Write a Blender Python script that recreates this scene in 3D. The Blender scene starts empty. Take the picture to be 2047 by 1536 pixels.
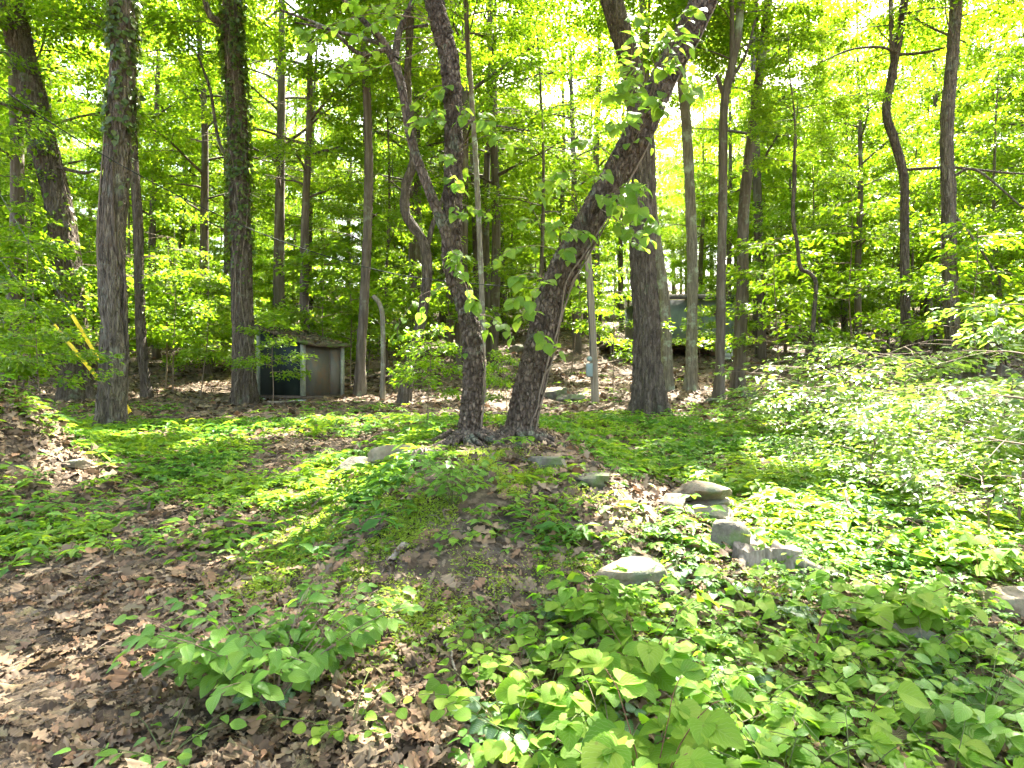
import bpy, math, random
import numpy as np
from mathutils import Vector, Matrix

# ------------------------------------------------------------------ camera, sky, sun, exposure
scene = bpy.context.scene
FPX = 1220.0                      # focal length in photo pixels (photo is 2047 wide)
CAMZ = 1.6
SUN_EL = math.radians(54); SUN_AZ = math.radians(26)
cam_d = bpy.data.cameras.new('camera'); cam = bpy.data.objects.new('camera', cam_d)
scene.collection.objects.link(cam); scene.camera = cam
cam_d.sensor_width = 36.0; cam_d.lens = 36.0 * FPX / 2047.0
cam_d.clip_start = 0.05; cam_d.clip_end = 2000
cam.location = (0, 0, CAMZ); cam.rotation_euler = (math.radians(90), 0, 0)

world = bpy.data.worlds.new('World'); scene.world = world; world.use_nodes = True
wn = world.node_tree.nodes; wl = world.node_tree.links
bg = wn['Background']; sky = wn.new('ShaderNodeTexSky'); sky.sky_type = 'NISHITA'; sky.sun_disc = False
sky.sun_elevation = SUN_EL; sky.sun_rotation = SUN_AZ; sky.air_density = 1.0; sky.dust_density = 4.0; sky.ozone_density = 0.0
tint = wn.new('ShaderNodeMix'); tint.data_type = 'RGBA'; tint.blend_type = 'MULTIPLY'; tint.inputs[0].default_value = 1.0; tint.inputs[7].default_value = (1.0, .95, .83, 1)   # daylight balance of the camera
wl.new(sky.outputs[0], tint.inputs[6]); wl.new(tint.outputs[2], bg.inputs[0]); bg.inputs[1].default_value = 0.125
SUN = np.array([math.sin(SUN_AZ)*math.cos(SUN_EL), math.cos(SUN_AZ)*math.cos(SUN_EL), math.sin(SUN_EL)])
sun_d = bpy.data.lights.new('sun', 'SUN'); sun_d.energy = 5.0; sun_d.angle = math.radians(0.53); sun_d.color = (1.0, 0.95, 0.86)
sun_o = bpy.data.objects.new('sun', sun_d); scene.collection.objects.link(sun_o)
sun_o.rotation_euler = Vector(SUN).to_track_quat('Z', 'Y').to_euler(); sun_o.location = (0, 0, 60)
scene.view_settings.view_transform = 'Standard'; scene.view_settings.look = 'None'
scene.view_settings.gamma = 1.0; scene.view_settings.exposure = 3.62
cy = scene.cycles
cy.max_bounces = 5; cy.diffuse_bounces = 4; cy.glossy_bounces = 1; cy.transmission_bounces = 4; cy.transparent_max_bounces = 4
cy.use_adaptive_sampling = True; cy.adaptive_threshold = 0.03; cy.adaptive_min_samples = 16
cy.use_denoising = True; cy.caustics_reflective = False; cy.caustics_refractive = False
try:
    cy.denoiser = 'OPENIMAGEDENOISE'; cy.denoising_prefilter = 'ACCURATE'; cy.denoising_input_passes = 'RGB_ALBEDO_NORMAL'
except Exception: pass
cy.sample_clamp_indirect = 6.0

rng = np.random.default_rng(11); random.seed(5)
COL = scene.collection

# ------------------------------------------------------------------ helpers
def hash3(ix, iy, iz, s):
    h = (ix.astype(np.int64)*73856093) ^ (iy.astype(np.int64)*19349663) ^ (iz.astype(np.int64)*83492791) ^ (s*2654435761)
    h = (h ^ (h >> 13)) * 1274126177; h = h & 0x7fffffff; h = (h ^ (h >> 15)) * 668265263
    return ((h & 0xffffff) / float(0x1000000))
def vnoise(x, y, z=0.0, s=0):
    x = np.asarray(x, float); y = np.asarray(y, float); z = np.zeros_like(x) + z
    ix, iy, iz = np.floor(x), np.floor(y), np.floor(z); fx, fy, fz = x-ix, y-iy, z-iz
    fx, fy, fz = [f*f*(3-2*f) for f in (fx, fy, fz)]; r = 0
    for a in (0, 1):
        for b in (0, 1):
            for c in (0, 1):
                w = (fx if a else 1-fx)*(fy if b else 1-fy)*(fz if c else 1-fz)
                r = r + w*hash3(ix+a, iy+b, iz+c, s)
    return r*2-1
def fbm(x, y, z=0.0, s=0, o=3):
    r = 0; a = 1.0; f = 1.0
    for i in range(o):
        r = r + a*vnoise(np.asarray(x)*f, np.asarray(y)*f, np.asarray(z)*f, s+i); a *= .5; f *= 2.03
    return r
def cells(x, y, z, s=0):
    ix, iy, iz = np.floor(x), np.floor(y), np.floor(z)
    f1 = np.full(x.shape, 9.0); f2 = f1.copy(); cid = np.zeros(x.shape); dz = np.zeros(x.shape)
    for a in (-1, 0, 1):
        for b in (-1, 0, 1):
            for c in (-1, 0, 1):
                cx, cy_, cz = ix+a, iy+b, iz+c
                px = cx+hash3(cx, cy_, cz, s); py = cy_+hash3(cx, cy_, cz, s+1); pz = cz+hash3(cx, cy_, cz, s+2)
                d = ((px-x)**4+(py-y)**4+(pz-z)**4)**.25
                n = d < f1
                f2 = np.where(n, f1, np.minimum(f2, d)); cid = np.where(n, hash3(cx, cy_, cz, s+3), cid); dz = np.where(n, pz-z, dz); f1 = np.where(n, d, f1)
    return f1, f2, cid, dz

GY = np.array([-60, 0, 3, 5, 8, 12, 18, 24, 32, 45, 70, 120, 300, 600.])
GZ = np.array([-.3, 0, 0, .12, .42, .74, 1.13, 1.85, 3.1, 6.0, 11, 20, 45, 70.])
def ground(x, y):
    x = np.asarray(x, float); y = np.asarray(y, float)
    r = 0
    for d in (-1.2, -.4, .4, 1.2): r = r + np.interp(y+d*np.clip(y*.12, .3, 4), GY, GZ)*.25
    def bump(cx, cy_, sx, sy, a): return a*np.exp(-((x-cx)/sx)**2/2-((y-cy_)/sy)**2/2)
    t = np.clip((y-3.5)/2.5, 0, 1); prof = t*t*(3-2*t)*np.exp(-np.clip((y-7.6)/2.4, 0, 9)**2/2)
    r = r + .54*prof*np.exp(-(np.abs(x+.2+.12*(y-6))/np.where(x+.2+.12*(y-6) < 0, 1.4, 1.75))**4)
    r = r + bump(-6.45, 7.3, .75, .8, 1.08) + bump(-7.6, 7.0, .8, 1.6, .5)
    r = r + bump(2.6, 5.6, 1.2, .9, .07) + bump(-.5, 5.2, .5, .6, .10)
    r = r + .05*fbm(x*.7, y*.7, 0, 3, 2)*np.clip(1.2-np.abs(y-6)/60, .3, 1) + .018*vnoise(x*3.1, y*3.1, 0, 9) + .5*vnoise(x*.06, y*.06, 0, 21)*np.clip((y-22)/30, 0, 1.5)
    return r
def gz(x, y): return float(ground(np.array([x]), np.array([y]))[0])
def gnormal(x, y, e=.04):
    dx = (ground(x+e, y)-ground(x-e, y))/(2*e); dy = (ground(x, y+e)-ground(x, y-e))/(2*e)
    n = np.stack([-dx, -dy, np.ones_like(dx)], -1); return n/np.linalg.norm(n, axis=-1, keepdims=True)
def P(u, v, Y): return np.array([(u-1023.5)/FPX*Y, Y, CAMZ-(v-768)/FPX*Y])
_ys = np.concatenate([np.arange(1.2, 20, .02), np.arange(20, 120, .1)])
def hit(u, v):
    X = (u-1023.5)/FPX*_ys; d = (CAMZ-(v-768)/FPX*_ys)-ground(X, _ys)
    k = np.argmax(d < 0); y = float(_ys[k]); return np.array([(u-1023.5)/FPX*y, y, gz((u-1023.5)/FPX*y, y)])

def mesh_np(name, V, F, smooth=True, uv=None):
    me = bpy.data.meshes.new(name); V = np.ascontiguousarray(V, np.float32); F = np.ascontiguousarray(F, np.int32)
    m, k = F.shape
    me.vertices.add(len(V)); me.vertices.foreach_set('co', V.ravel())
    me.loops.add(m*k); me.loops.foreach_set('vertex_index', F.ravel())
    me.polygons.add(m); me.polygons.foreach_set('loop_start', np.arange(0, m*k, k, dtype=np.int32))
    if smooth: me.polygons.foreach_set('use_smooth', np.ones(m, bool))
    if uv is not None:
        l = me.uv_layers.new(name='UVMap'); l.data.foreach_set('uv', np.ascontiguousarray(uv[F.ravel()], np.float32).ravel())
    me.update(calc_edges=True); return me
class MB:
    def __init__(s): s.V = []; s.F = []; s.n = 0
    def add(s, V, F):
        V = np.asarray(V, float); F = np.asarray(F, int)
        if F.shape[1] == 3: F = np.concatenate([F, F[:, 2:3]], 1)
        s.V.append(V); s.F.append(F+s.n); s.n += len(V)
    def box(s, c, size, rz=0.0, R=None):
        v = np.array([[x, y, z] for x in (-.5, .5) for y in (-.5, .5) for z in (-.5, .5)])*np.array(size)
        if R is None: R = np.array([[math.cos(rz), -math.sin(rz), 0], [math.sin(rz), math.cos(rz), 0], [0, 0, 1]])
        s.add(v@R.T+np.array(c), [[0, 1, 3, 2], [4, 6, 7, 5], [0, 4, 5, 1], [2, 3, 7, 6], [0, 2, 6, 4], [1, 5, 7, 3]])
    def mesh(s, name, smooth=False):
        V = np.concatenate(s.V); F = np.concatenate(s.F); t = F[:, 2] == F[:, 3]
        me = bpy.data.meshes.new(name)
        if t.any():
            faces = [tuple(f[:3]) if q else tuple(f) for f, q in zip(F.tolist(), t)]
            me.from_pydata(V.tolist(), [], faces)
            if smooth: me.polygons.foreach_set('use_smooth', np.ones(len(faces), bool))
            me.update(); return me
        return mesh_np(name, V, F, smooth)
def obj(name, me, mat=None, parent=None, loc=None):
    o = bpy.data.objects.new(name, me); COL.objects.link(o)
    if mat is not None and me is not None:
        if len(me.materials) == 0: me.materials.append(mat)
    if parent is not None: o.parent = parent
    if loc is not None: o.location = loc
    return o
def tag(o, label=None, cat=None, group=None, kind=None):
    if label: o['label'] = label
    if cat: o['category'] = cat
    if group: o['group'] = group
    if kind: o['kind'] = kind
    return o
def thing(name, label, cat, loc=(0, 0, 0), group=None):
    o = bpy.data.objects.new(name, None); COL.objects.link(o); o.location = loc; o.empty_display_size = .2
    return tag(o, label, cat, group)

def smooth_path(pts, n):
    p = np.asarray(pts, float); k = len(p)
    if k == 2: return p[0]+(p[1]-p[0])*np.linspace(0, 1, n)[:, None]
    q = np.vstack([2*p[0]-p[1], p, 2*p[-1]-p[-2]]); t = np.linspace(0, k-1-1e-9, n); i = t.astype(int); f = (t-i)[:, None]
    a, b, c, d = q[i], q[i+1], q[i+2], q[i+3]
    return .5*((2*b)+(-a+c)*f+(2*a-5*b+4*c-d)*f**2+(-a+3*b-3*c+d)*f**3)
def frames(p):
    t = np.gradient(p, axis=0); t /= np.linalg.norm(t, axis=1, keepdims=True)+1e-9
    m = t.mean(0); ref = np.eye(3)[np.argmin(np.abs(m))]
    a = ref-(t@ref)[:, None]*t; a /= np.linalg.norm(a, axis=1, keepdims=True)+1e-9
    return t, a, np.cross(t, a)
def tube(p, r, sides=5, cap=True, disp=None):
    n = len(p); t, a, b = frames(p); th = np.arange(sides)/sides*2*math.pi
    rr = np.broadcast_to(np.asarray(r, float).reshape(n, 1), (n, sides)).copy()
    if disp is not None: rr = rr+disp
    V = p[:, None, :]+rr[..., None]*(np.cos(th)[None, :, None]*a[:, None, :]+np.sin(th)[None, :, None]*b[:, None, :])
    i = np.arange(n-1)[:, None]*sides; j = np.arange(sides)[None, :]; j2 = (j+1) % sides
    F = np.stack([i+j, i+j2, i+sides+j2, i+sides+j], -1).reshape(-1, 4)
    V = V.reshape(-1, 3)
    if cap:
        V = np.vstack([V, p[-1]]); c = len(V)-1; o = (n-1)*sides
        cf = np.array([[o+k, o+(k+1) % sides, c, c] for k in range(sides)]); F = np.vstack([F, cf])
    return V, F

# ------------------------------------------------------------------ materials
def new_mat(name):
    m = bpy.data.materials.new(name); m.use_nodes = True; nt = m.node_tree; nt.nodes.clear()
    return m, nt.nodes, nt.links
def ramp(N, stops):
    r = N.new('ShaderNodeValToRGB'); e = r.color_ramp.elements
    while len(e) < len(stops): e.new(.5)
    for k, (p, c) in enumerate(stops): e[k].position = p; e[k].color = (*c, 1)
    return r
def leaf_mat(name, cols, trans, tmix=.5, rough=.45, spec=.35, rnd='island', vein=False, silver=False, patchy=False):
    m, N, L = new_mat(name)
    if rnd == 'island': g = N.new('ShaderNodeNewGeometry'); src = g.outputs['Random Per Island']
    else: g = N.new('ShaderNodeObjectInfo'); src = g.outputs['Random']
    k = len(cols); r1 = ramp(N, [(i/(k-1), c) for i, c in enumerate(cols)]); L.new(src, r1.inputs[0])
    r2 = ramp(N, [(i/(len(trans)-1), c) for i, c in enumerate(trans)]); L.new(src, r2.inputs[0])
    c1, c2 = r1.outputs[0], r2.outputs[0]
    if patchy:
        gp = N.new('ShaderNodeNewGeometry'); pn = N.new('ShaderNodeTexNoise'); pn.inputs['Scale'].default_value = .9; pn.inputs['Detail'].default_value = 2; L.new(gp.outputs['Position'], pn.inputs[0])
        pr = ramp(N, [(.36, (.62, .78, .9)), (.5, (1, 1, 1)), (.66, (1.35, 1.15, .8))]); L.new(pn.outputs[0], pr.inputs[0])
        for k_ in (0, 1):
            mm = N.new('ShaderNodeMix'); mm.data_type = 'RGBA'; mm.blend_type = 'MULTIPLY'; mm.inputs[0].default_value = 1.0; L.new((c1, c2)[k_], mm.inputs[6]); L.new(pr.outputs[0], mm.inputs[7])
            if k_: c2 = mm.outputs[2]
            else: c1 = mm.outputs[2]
    p = N.new('ShaderNodeBsdfPrincipled'); p.inputs['Roughness'].default_value = rough; p.inputs['Specular IOR Level'].default_value = spec
    if vein:
        uv = N.new('ShaderNodeUVMap'); sx = N.new('ShaderNodeSeparateXYZ'); L.new(uv.outputs[0], sx.inputs[0])
        ab = N.new('ShaderNodeMath'); ab.operation = 'ABSOLUTE'; L.new(sx.outputs[0], ab.inputs[0])
        # side veins: sin((v - .55|u|)*k), midrib at |u|~0
        mu = N.new('ShaderNodeMath'); mu.operation = 'MULTIPLY_ADD'; L.new(ab.outputs[0], mu.inputs[0]); mu.inputs[1].default_value = -.5; L.new(sx.outputs[1], mu.inputs[2])
        mk = N.new('ShaderNodeMath'); mk.operation = 'MULTIPLY'; L.new(mu.outputs[0], mk.inputs[0]); mk.inputs[1].default_value = 44.0
        sn = N.new('ShaderNodeMath'); sn.operation = 'SINE'; L.new(mk.outputs[0], sn.inputs[0])
        vr = ramp(N, [(.80, (0, 0, 0)), (1.0, (1, 1, 1))]); mr = N.new('ShaderNodeMapRange'); L.new(sn.outputs[0], mr.inputs[0]); mr.inputs[1].default_value = -1; mr.inputs[2].default_value = 1
        L.new(mr.outputs[0], vr.inputs[0])
        mid = N.new('ShaderNodeMapRange'); L.new(ab.outputs[0], mid.inputs[0]); mid.inputs[1].default_value = .0; mid.inputs[2].default_value = .07; mid.inputs[3].default_value = 1; mid.inputs[4].default_value = 0
        mx = N.new('ShaderNodeMath'); mx.operation = 'MAXIMUM'; L.new(vr.outputs[0], mx.inputs[0]); L.new(mid.outputs[0], mx.inputs[1])
        if silver:
            # pale silver markings between the veins
            w = N.new('ShaderNodeMapRange'); L.new(ab.outputs[0], w.inputs[0]); w.inputs[1].default_value = .15; w.inputs[2].default_value = .85; w.inputs[3].default_value = 1; w.inputs[4].default_value = 0
            iv = ramp(N, [(.25, (1, 1, 1)), (.7, (0, 0, 0))]); L.new(mr.outputs[0], iv.inputs[0])
            ws = N.new('ShaderNodeMath'); ws.operation = 'MULTIPLY'; L.new(w.outputs[0], ws.inputs[0]); L.new(iv.outputs[0], ws.inputs[1])
            ms = N.new('ShaderNodeMix'); ms.data_type = 'RGBA'; L.new(ws.outputs[0], ms.inputs[0]); L.new(c1, ms.inputs[6]); ms.inputs[7].default_value = (.26, .36, .24, 1); c1 = ms.outputs[2]
        mc = N.new('ShaderNodeMix'); mc.data_type = 'RGBA'; ff = N.new('ShaderNodeMath'); ff.operation = 'MULTIPLY'; L.new(mx.outputs[0], ff.inputs[0]); ff.inputs[1].default_value = .40
        L.new(ff.outputs[0], mc.inputs[0]); L.new(c1, mc.inputs[6]); mc.inputs[7].default_value = (.30, .38, .12, 1); c1 = mc.outputs[2]
        tb = N.new('ShaderNodeTexCoord'); nb = N.new('ShaderNodeTexNoise'); nb.inputs['Scale'].default_value = 7.0; nb.inputs['Detail'].default_value = 3; av = N.new('ShaderNodeVectorMath'); av.operation = 'ADD'; oi = N.new('ShaderNodeObjectInfo'); L.new(tb.outputs['Object'], av.inputs[0]); L.new(oi.outputs['Location'], av.inputs[1]); L.new(av.outputs[0], nb.inputs[0])
        br = ramp(N, [(.66, (0, 0, 0)), (.71, (1, 1, 1))]); L.new(nb.outputs[0], br.inputs[0]); mb_ = N.new('ShaderNodeMix'); mb_.data_type = 'RGBA'; L.new(br.outputs[0], mb_.inputs[0]); L.new(c1, mb_.inputs[6]); mb_.inputs[7].default_value = (.13, .095, .03, 1); c1 = mb_.outputs[2]
        bp = N.new('ShaderNodeBump'); bp.inputs['Strength'].default_value = .5; bp.inputs['Distance'].default_value = .004; bp.invert = True
        L.new(mx.outputs[0], bp.inputs['Height']); L.new(bp.outputs[0], p.inputs['Normal'])
    L.new(c1, p.inputs['Base Color'])
    t = N.new('ShaderNodeBsdfTranslucent'); L.new(c2, t.inputs[0])
    mi = N.new('ShaderNodeMixShader'); mi.inputs[0].default_value = tmix; L.new(p.outputs[0], mi.inputs[1]); L.new(t.outputs[0], mi.inputs[2])
    o = N.new('ShaderNodeOutputMaterial'); L.new(mi.outputs[0], o.inputs[0]); return m
def noise_mat(name, stops, scale=(1, 1, 1), nscale=6.0, detail=6, rough=.85, bump=.4, bdist=.02, patch=None, spec=.2, bscale=None):
    m, N, L = new_mat(name)
    tc = N.new('ShaderNodeTexCoord'); mp = N.new('ShaderNodeMapping'); mp.inputs['Scale'].default_value = scale; L.new(tc.outputs['Object'], mp.inputs[0])
    n1 = N.new('ShaderNodeTexNoise'); n1.inputs['Scale'].default_value = nscale; n1.inputs['Detail'].default_value = detail; n1.inputs['Roughness'].default_value = .65; L.new(mp.outputs[0], n1.inputs[0])
    r = ramp(N, stops); L.new(n1.outputs[0], r.inputs[0]); c = r.outputs[0]
    if patch:
        col, ps, lo, hi = patch
        n3 = N.new('ShaderNodeTexNoise'); n3.inputs['Scale'].default_value = ps; n3.inputs['Detail'].default_value = 5; n3.inputs['Roughness'].default_value = .7; L.new(tc.outputs['Object'], n3.inputs[0])
        pr = ramp(N, [(lo, (0, 0, 0)), (hi, (1, 1, 1))]); L.new(n3.outputs[0], pr.inputs[0])
        mx = N.new('ShaderNodeMix'); mx.data_type = 'RGBA'; L.new(pr.outputs[0], mx.inputs[0]); L.new(c, mx.inputs[6]); mx.inputs[7].default_value = (*col, 1); c = mx.outputs[2]
    p = N.new('ShaderNodeBsdfPrincipled'); p.inputs['Roughness'].default_value = rough; p.inputs['Specular IOR Level'].default_value = spec
    L.new(c, p.inputs['Base Color'])
    n2 = N.new('ShaderNodeTexNoise'); n2.inputs['Scale'].default_value = bscale or nscale*3; n2.inputs['Detail'].default_value = 5; n2.inputs['Roughness'].default_value = .7; L.new(mp.outputs[0], n2.inputs[0])
    b = N.new('ShaderNodeBump'); b.inputs['Strength'].default_value = bump; b.inputs['Distance'].default_value = bdist; L.new(n2.outputs[0], b.inputs['Height']); L.new(b.outputs[0], p.inputs['Normal'])
    o = N.new('ShaderNodeOutputMaterial'); L.new(p.outputs[0], o.inputs[0]); return m
def island_mat(name, cols, rough=.8, tmix=.12, spec=.2):
    return leaf_mat(name, cols, [tuple(min(1, x*1.3) for x in c) for c in cols], tmix, rough, spec)

M = {}
M['bark_plate'] = noise_mat('bark_plate', [(.25, (.045, .032, .022)), (.5, (.10, .074, .054)), (.75, (.18, .138, .103))], (1, 1, .35), 14, 6, .9, .8, .012, patch=((.17, .19, .13), 2.2, .56, .68))
def add_plates(m, sc, amt):
    N = m.node_tree.nodes; L = m.node_tree.links; p = N['Principled BSDF']; mp = N['Mapping']; tc = N['Texture Coordinate']
    m2 = N.new('ShaderNodeMapping'); m2.inputs['Scale'].default_value = sc; L.new(tc.outputs['Object'], m2.inputs[0])
    v = N.new('ShaderNodeTexVoronoi'); v.inputs['Scale'].default_value = 1.0; L.new(m2.outputs[0], v.inputs['Vector'])
    e = N.new('ShaderNodeTexVoronoi'); e.feature = 'DISTANCE_TO_EDGE'; e.inputs['Scale'].default_value = 1.0; L.new(m2.outputs[0], e.inputs['Vector'])
    src = p.inputs['Base Color'].links[0].from_socket; sp = N.new('ShaderNodeSeparateColor'); L.new(v.outputs['Color'], sp.inputs[0])
    r = ramp(N, [(0, (.55, .52, .5)), (.5, (1, 1, 1)), (1, (1.5, 1.5, 1.48))]); L.new(sp.outputs[0], r.inputs[0])
    mx = N.new('ShaderNodeMix'); mx.data_type = 'RGBA'; mx.blend_type = 'MULTIPLY'; mx.inputs[0].default_value = amt; L.new(src, mx.inputs[6]); L.new(r.outputs[0], mx.inputs[7]); L.new(mx.outputs[2], p.inputs['Base Color'])
    mr = N.new('ShaderNodeMapRange'); L.new(e.outputs['Distance'], mr.inputs[0]); mr.inputs[1].default_value = 0; mr.inputs[2].default_value = .16
    b2 = N.new('ShaderNodeBump'); b2.inputs['Strength'].default_value = 1.0; b2.inputs['Distance'].default_value = .03; L.new(mr.outputs[0], b2.inputs['Height']); b1 = p.inputs['Normal'].links[0].from_node; L.new(b2.outputs[0], b1.inputs['Normal'])
add_plates(M['bark_plate'], (24, 24, 11), .8)
M['bark_furrow'] = noise_mat('bark_furrow', [(.3, (.045, .033, .023)), (.5, (.098, .076, .055)), (.72, (.18, .148, .11))], (1, 1, .10), 22, 6, .9, 1.0, .02, patch=((.16, .19, .12), 1.6, .58, .7))
add_plates(M['bark_furrow'], (26, 26, 3.2), .55)
M['bark_pale'] = noise_mat('bark_pale', [(.3, (.08, .065, .048)), (.5, (.15, .125, .092)), (.72, (.25, .215, .165))], (1, 1, .12), 18, 6, .9, .9, .015, patch=((.30, .33, .24), 2.2, .52, .66))
M['bark_grey'] = noise_mat('bark_grey', [(.3, (.06, .047, .035)), (.5, (.125, .10, .075)), (.72, (.22, .185, .14))], (1, 1, .10), 22, 6, .9, 1.0, .02, patch=((.20, .21, .16), 1.9, .56, .7))
M['bark_dark'] = noise_mat('bark_dark', [(.3, (.048, .036, .026)), (.5, (.10, .077, .058)), (.72, (.175, .14, .105))], (1, 1, .12), 20, 6, .9, .9, .02, patch=((.10, .125, .07), 1.2, .58, .72))
add_plates(M['bark_dark'], (30, 30, 3.6), .6); add_plates(M['bark_grey'], (26, 26, 3.2), .55)
M['bark_filler'] = noise_mat('bark_filler', [(.3, (.05, .038, .027)), (.5, (.098, .076, .057)), (.72, (.17, .14, .106))], (1, 1, .12), 9, 4, .9, .7, .03, patch=((.22, .25, .17), .8, .55, .7))
M['twig'] = noise_mat('twig', [(.3, (.10, .07, .05)), (.7, (.22, .16, .11))], (1, 1, 1), 30, 3, .8, .3, .003)
M['stem_green'] = noise_mat('stem_green', [(.3, (.055, .075, .02)), (.7, (.10, .115, .035))], (1, 1, 1), 30, 2, .6, .1, .002)
M['stem_red'] = noise_mat('stem_red', [(.3, (.10, .035, .022)), (.7, (.17, .075, .045))], (1, 1, 1), 40, 2, .6, .2, .002)
M['vine'] = noise_mat('vine', [(.3, (.10, .075, .055)), (.7, (.21, .165, .12))], (1, 1, .3), 30, 3, .9, .6, .004)
G1 = [(.044, .080, .008), (.068, .118, .012), (.084, .136, .014), (.108, .155, .018)]
T1 = [(.18, .345, .009), (.255, .445, .011), (.315, .49, .013), (.41, .53, .02)]
M['leaf_canopy'] = leaf_mat('leaf_canopy', G1, T1, .55, .45, .35)
M['leaf_under'] = leaf_mat('leaf_under', [(.052, .098, .010), (.076, .135, .014), (.102, .158, .018)], [(.20, .385, .009), (.28, .475, .011), (.37, .53, .016)], .55, .42, .4)
M['leaf_shrub'] = leaf_mat('leaf_shrub', [(.07, .125, .025), (.095, .16, .035), (.12, .19, .05)], [(.20, .38, .03), (.28, .46, .04), (.36, .52, .05)], .38, .30, .6)
M['leaf_ivy'] = leaf_mat('leaf_ivy', [(.03, .06, .012), (.05, .09, .015), (.09, .12, .03)], [(.12, .22, .02), (.2, .3, .03), (.3, .3, .05)], .4, .4, .4)
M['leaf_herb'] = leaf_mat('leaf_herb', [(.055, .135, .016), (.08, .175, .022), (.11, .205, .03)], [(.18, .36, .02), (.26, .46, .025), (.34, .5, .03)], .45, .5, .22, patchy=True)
M['leaf_moss'] = leaf_mat('leaf_moss', [(.11, .18, .012), (.15, .23, .02), (.21, .27, .03)], [(.35, .48, .03), (.42, .56, .04), (.5, .58, .06)], .45, .5, .3)
M['leaf_bramble'] = leaf_mat('leaf_bramble', [(.075, .165, .012), (.115, .22, .015), (.155, .255, .02), (.19, .27, .03)], [(.17, .40, .015), (.23, .46, .018), (.30, .49, .025)], .45, .55, .18, 'object', True)
M['leaf_glossy'] = leaf_mat('leaf_glossy', [(.06, .16, .016), (.095, .21, .02), (.13, .245, .026)], [(.16, .36, .03), (.22, .44, .03), (.28, .5, .04)], .4, .4, .3, 'object', True)
M['leaf_silver'] = leaf_mat('leaf_silver', [(.03, .09, .025), (.045, .12, .03)], [(.14, .3, .05), (.2, .36, .06)], .35, .38, .45, 'object', True, True)
M['leaf_vine'] = leaf_mat('leaf_vine', [(.065, .14, .014), (.088, .17, .017), (.11, .20, .02)], [(.26, .46, .03), (.36, .56, .04), (.5, .66, .06)], .5, .5, .2, 'object', True)
LIT = [(.035, .022, .012), (.095, .062, .034), (.15, .105, .060), (.22, .16, .098), (.18, .10, .052), (.12, .09, .06)]
M['litter'] = island_mat('litter', LIT, .75, .10, .25)
M['litter_obj'] = leaf_mat('litter_obj', LIT, [(.2, .13, .08), (.24, .17, .10)], .10, .7, .25, 'object', True)
M['ground'] = noise_mat('ground', [(.3, (.035, .025, .016)), (.48, (.095, .069, .045)), (.62, (.17, .128, .085)), (.8, (.24, .18, .125))], (1, 1, 1), 9, 8, .95, 1.0, .03, patch=((.02, .016, .011), 1.3, .55, .68), bscale=26)
M['rock'] = noise_mat('rock', [(.3, (.105, .080, .053)), (.5, (.215, .168, .113)), (.7, (.31, .25, .175))], (1, 1, 1), 7, 8, .9, .8, .02, patch=((.13, .135, .085), 3.2, .5, .62), bscale=22)
M['rock_moss'] = noise_mat('rock_moss', [(.3, (.065, .057, .042)), (.5, (.13, .113, .085)), (.7, (.21, .185, .145))], (1, 1, 1), 7, 8, .9, .8, .02, patch=((.10, .13, .05), 3, .5, .62), bscale=22)
M['dead_wood'] = noise_mat('dead_wood', [(.3, (.10, .077, .055)), (.5, (.21, .17, .128)), (.72, (.34, .285, .22))], (1, 1, .3), 26, 6, .85, .6, .008)
M['pole_wood'] = noise_mat('pole_wood', [(.3, (.12, .095, .066)), (.5, (.21, .17, .125)), (.72, (.30, .25, .19))], (1, 1, .04), 24, 5, .8, .5, .006)

# ------------------------------------------------------------------ leaf blades (fast, many at once)
T2 = (np.array([[0, 0, 0], [.5, .45, .10], [0, 1, -.10], [-.5, .45, .10]]), np.array([[0, 1, 2], [0, 2, 3]]))
T6 = (np.array([[0, 0, 0], [.42, .22, .06], [.44, .5, .06], [0, 1, -.12], [-.44, .5, .06], [-.42, .22, .06], [0, .45, 0]]),
      np.array([[6, 0, 1], [6, 1, 2], [6, 2, 3], [6, 3, 4], [6, 4, 5], [6, 5, 0]]))
T4 = (np.array([[0, 0, 0], [.46, .35, .07], [.36, .62, .05], [0, 1, -.12], [-.36, .62, .05], [-.46, .35, .07]]), np.array([[0, 1, 2], [0, 2, 3], [0, 3, 4], [0, 4, 5]]))
def norm(a): return a/(np.linalg.norm(a, axis=-1, keepdims=True)+1e-9)
def blades(pos, axis, nrm, ln, wd, T=T2):
    ax = norm(axis); x = norm(np.cross(ax, nrm)); n = np.cross(x, ax); tv, tf = T
    V = pos[:, None, :]+(tv[None, :, 0:1]*wd[:, None, None])*x[:, None, :]+(tv[None, :, 1:2]*ln[:, None, None])*ax[:, None, :]+(tv[None, :, 2:3]*ln[:, None, None])*n[:, None, :]
    F = tf[None]+(np.arange(len(pos))*len(tv))[:, None, None]
    return V.reshape(-1, 3), F.reshape(-1, 3)
def blades_mesh(name, L, T=T2, keep=None):
    pos, ax, nr, ln, wd = L
    if keep is not None: pos, ax, nr, ln, wd = pos[keep], ax[keep], nr[keep], ln[keep], wd[keep]
    V, F = blades(pos, ax, nr, ln, wd, T); return mesh_np(name, V, F, smooth=False)

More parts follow.
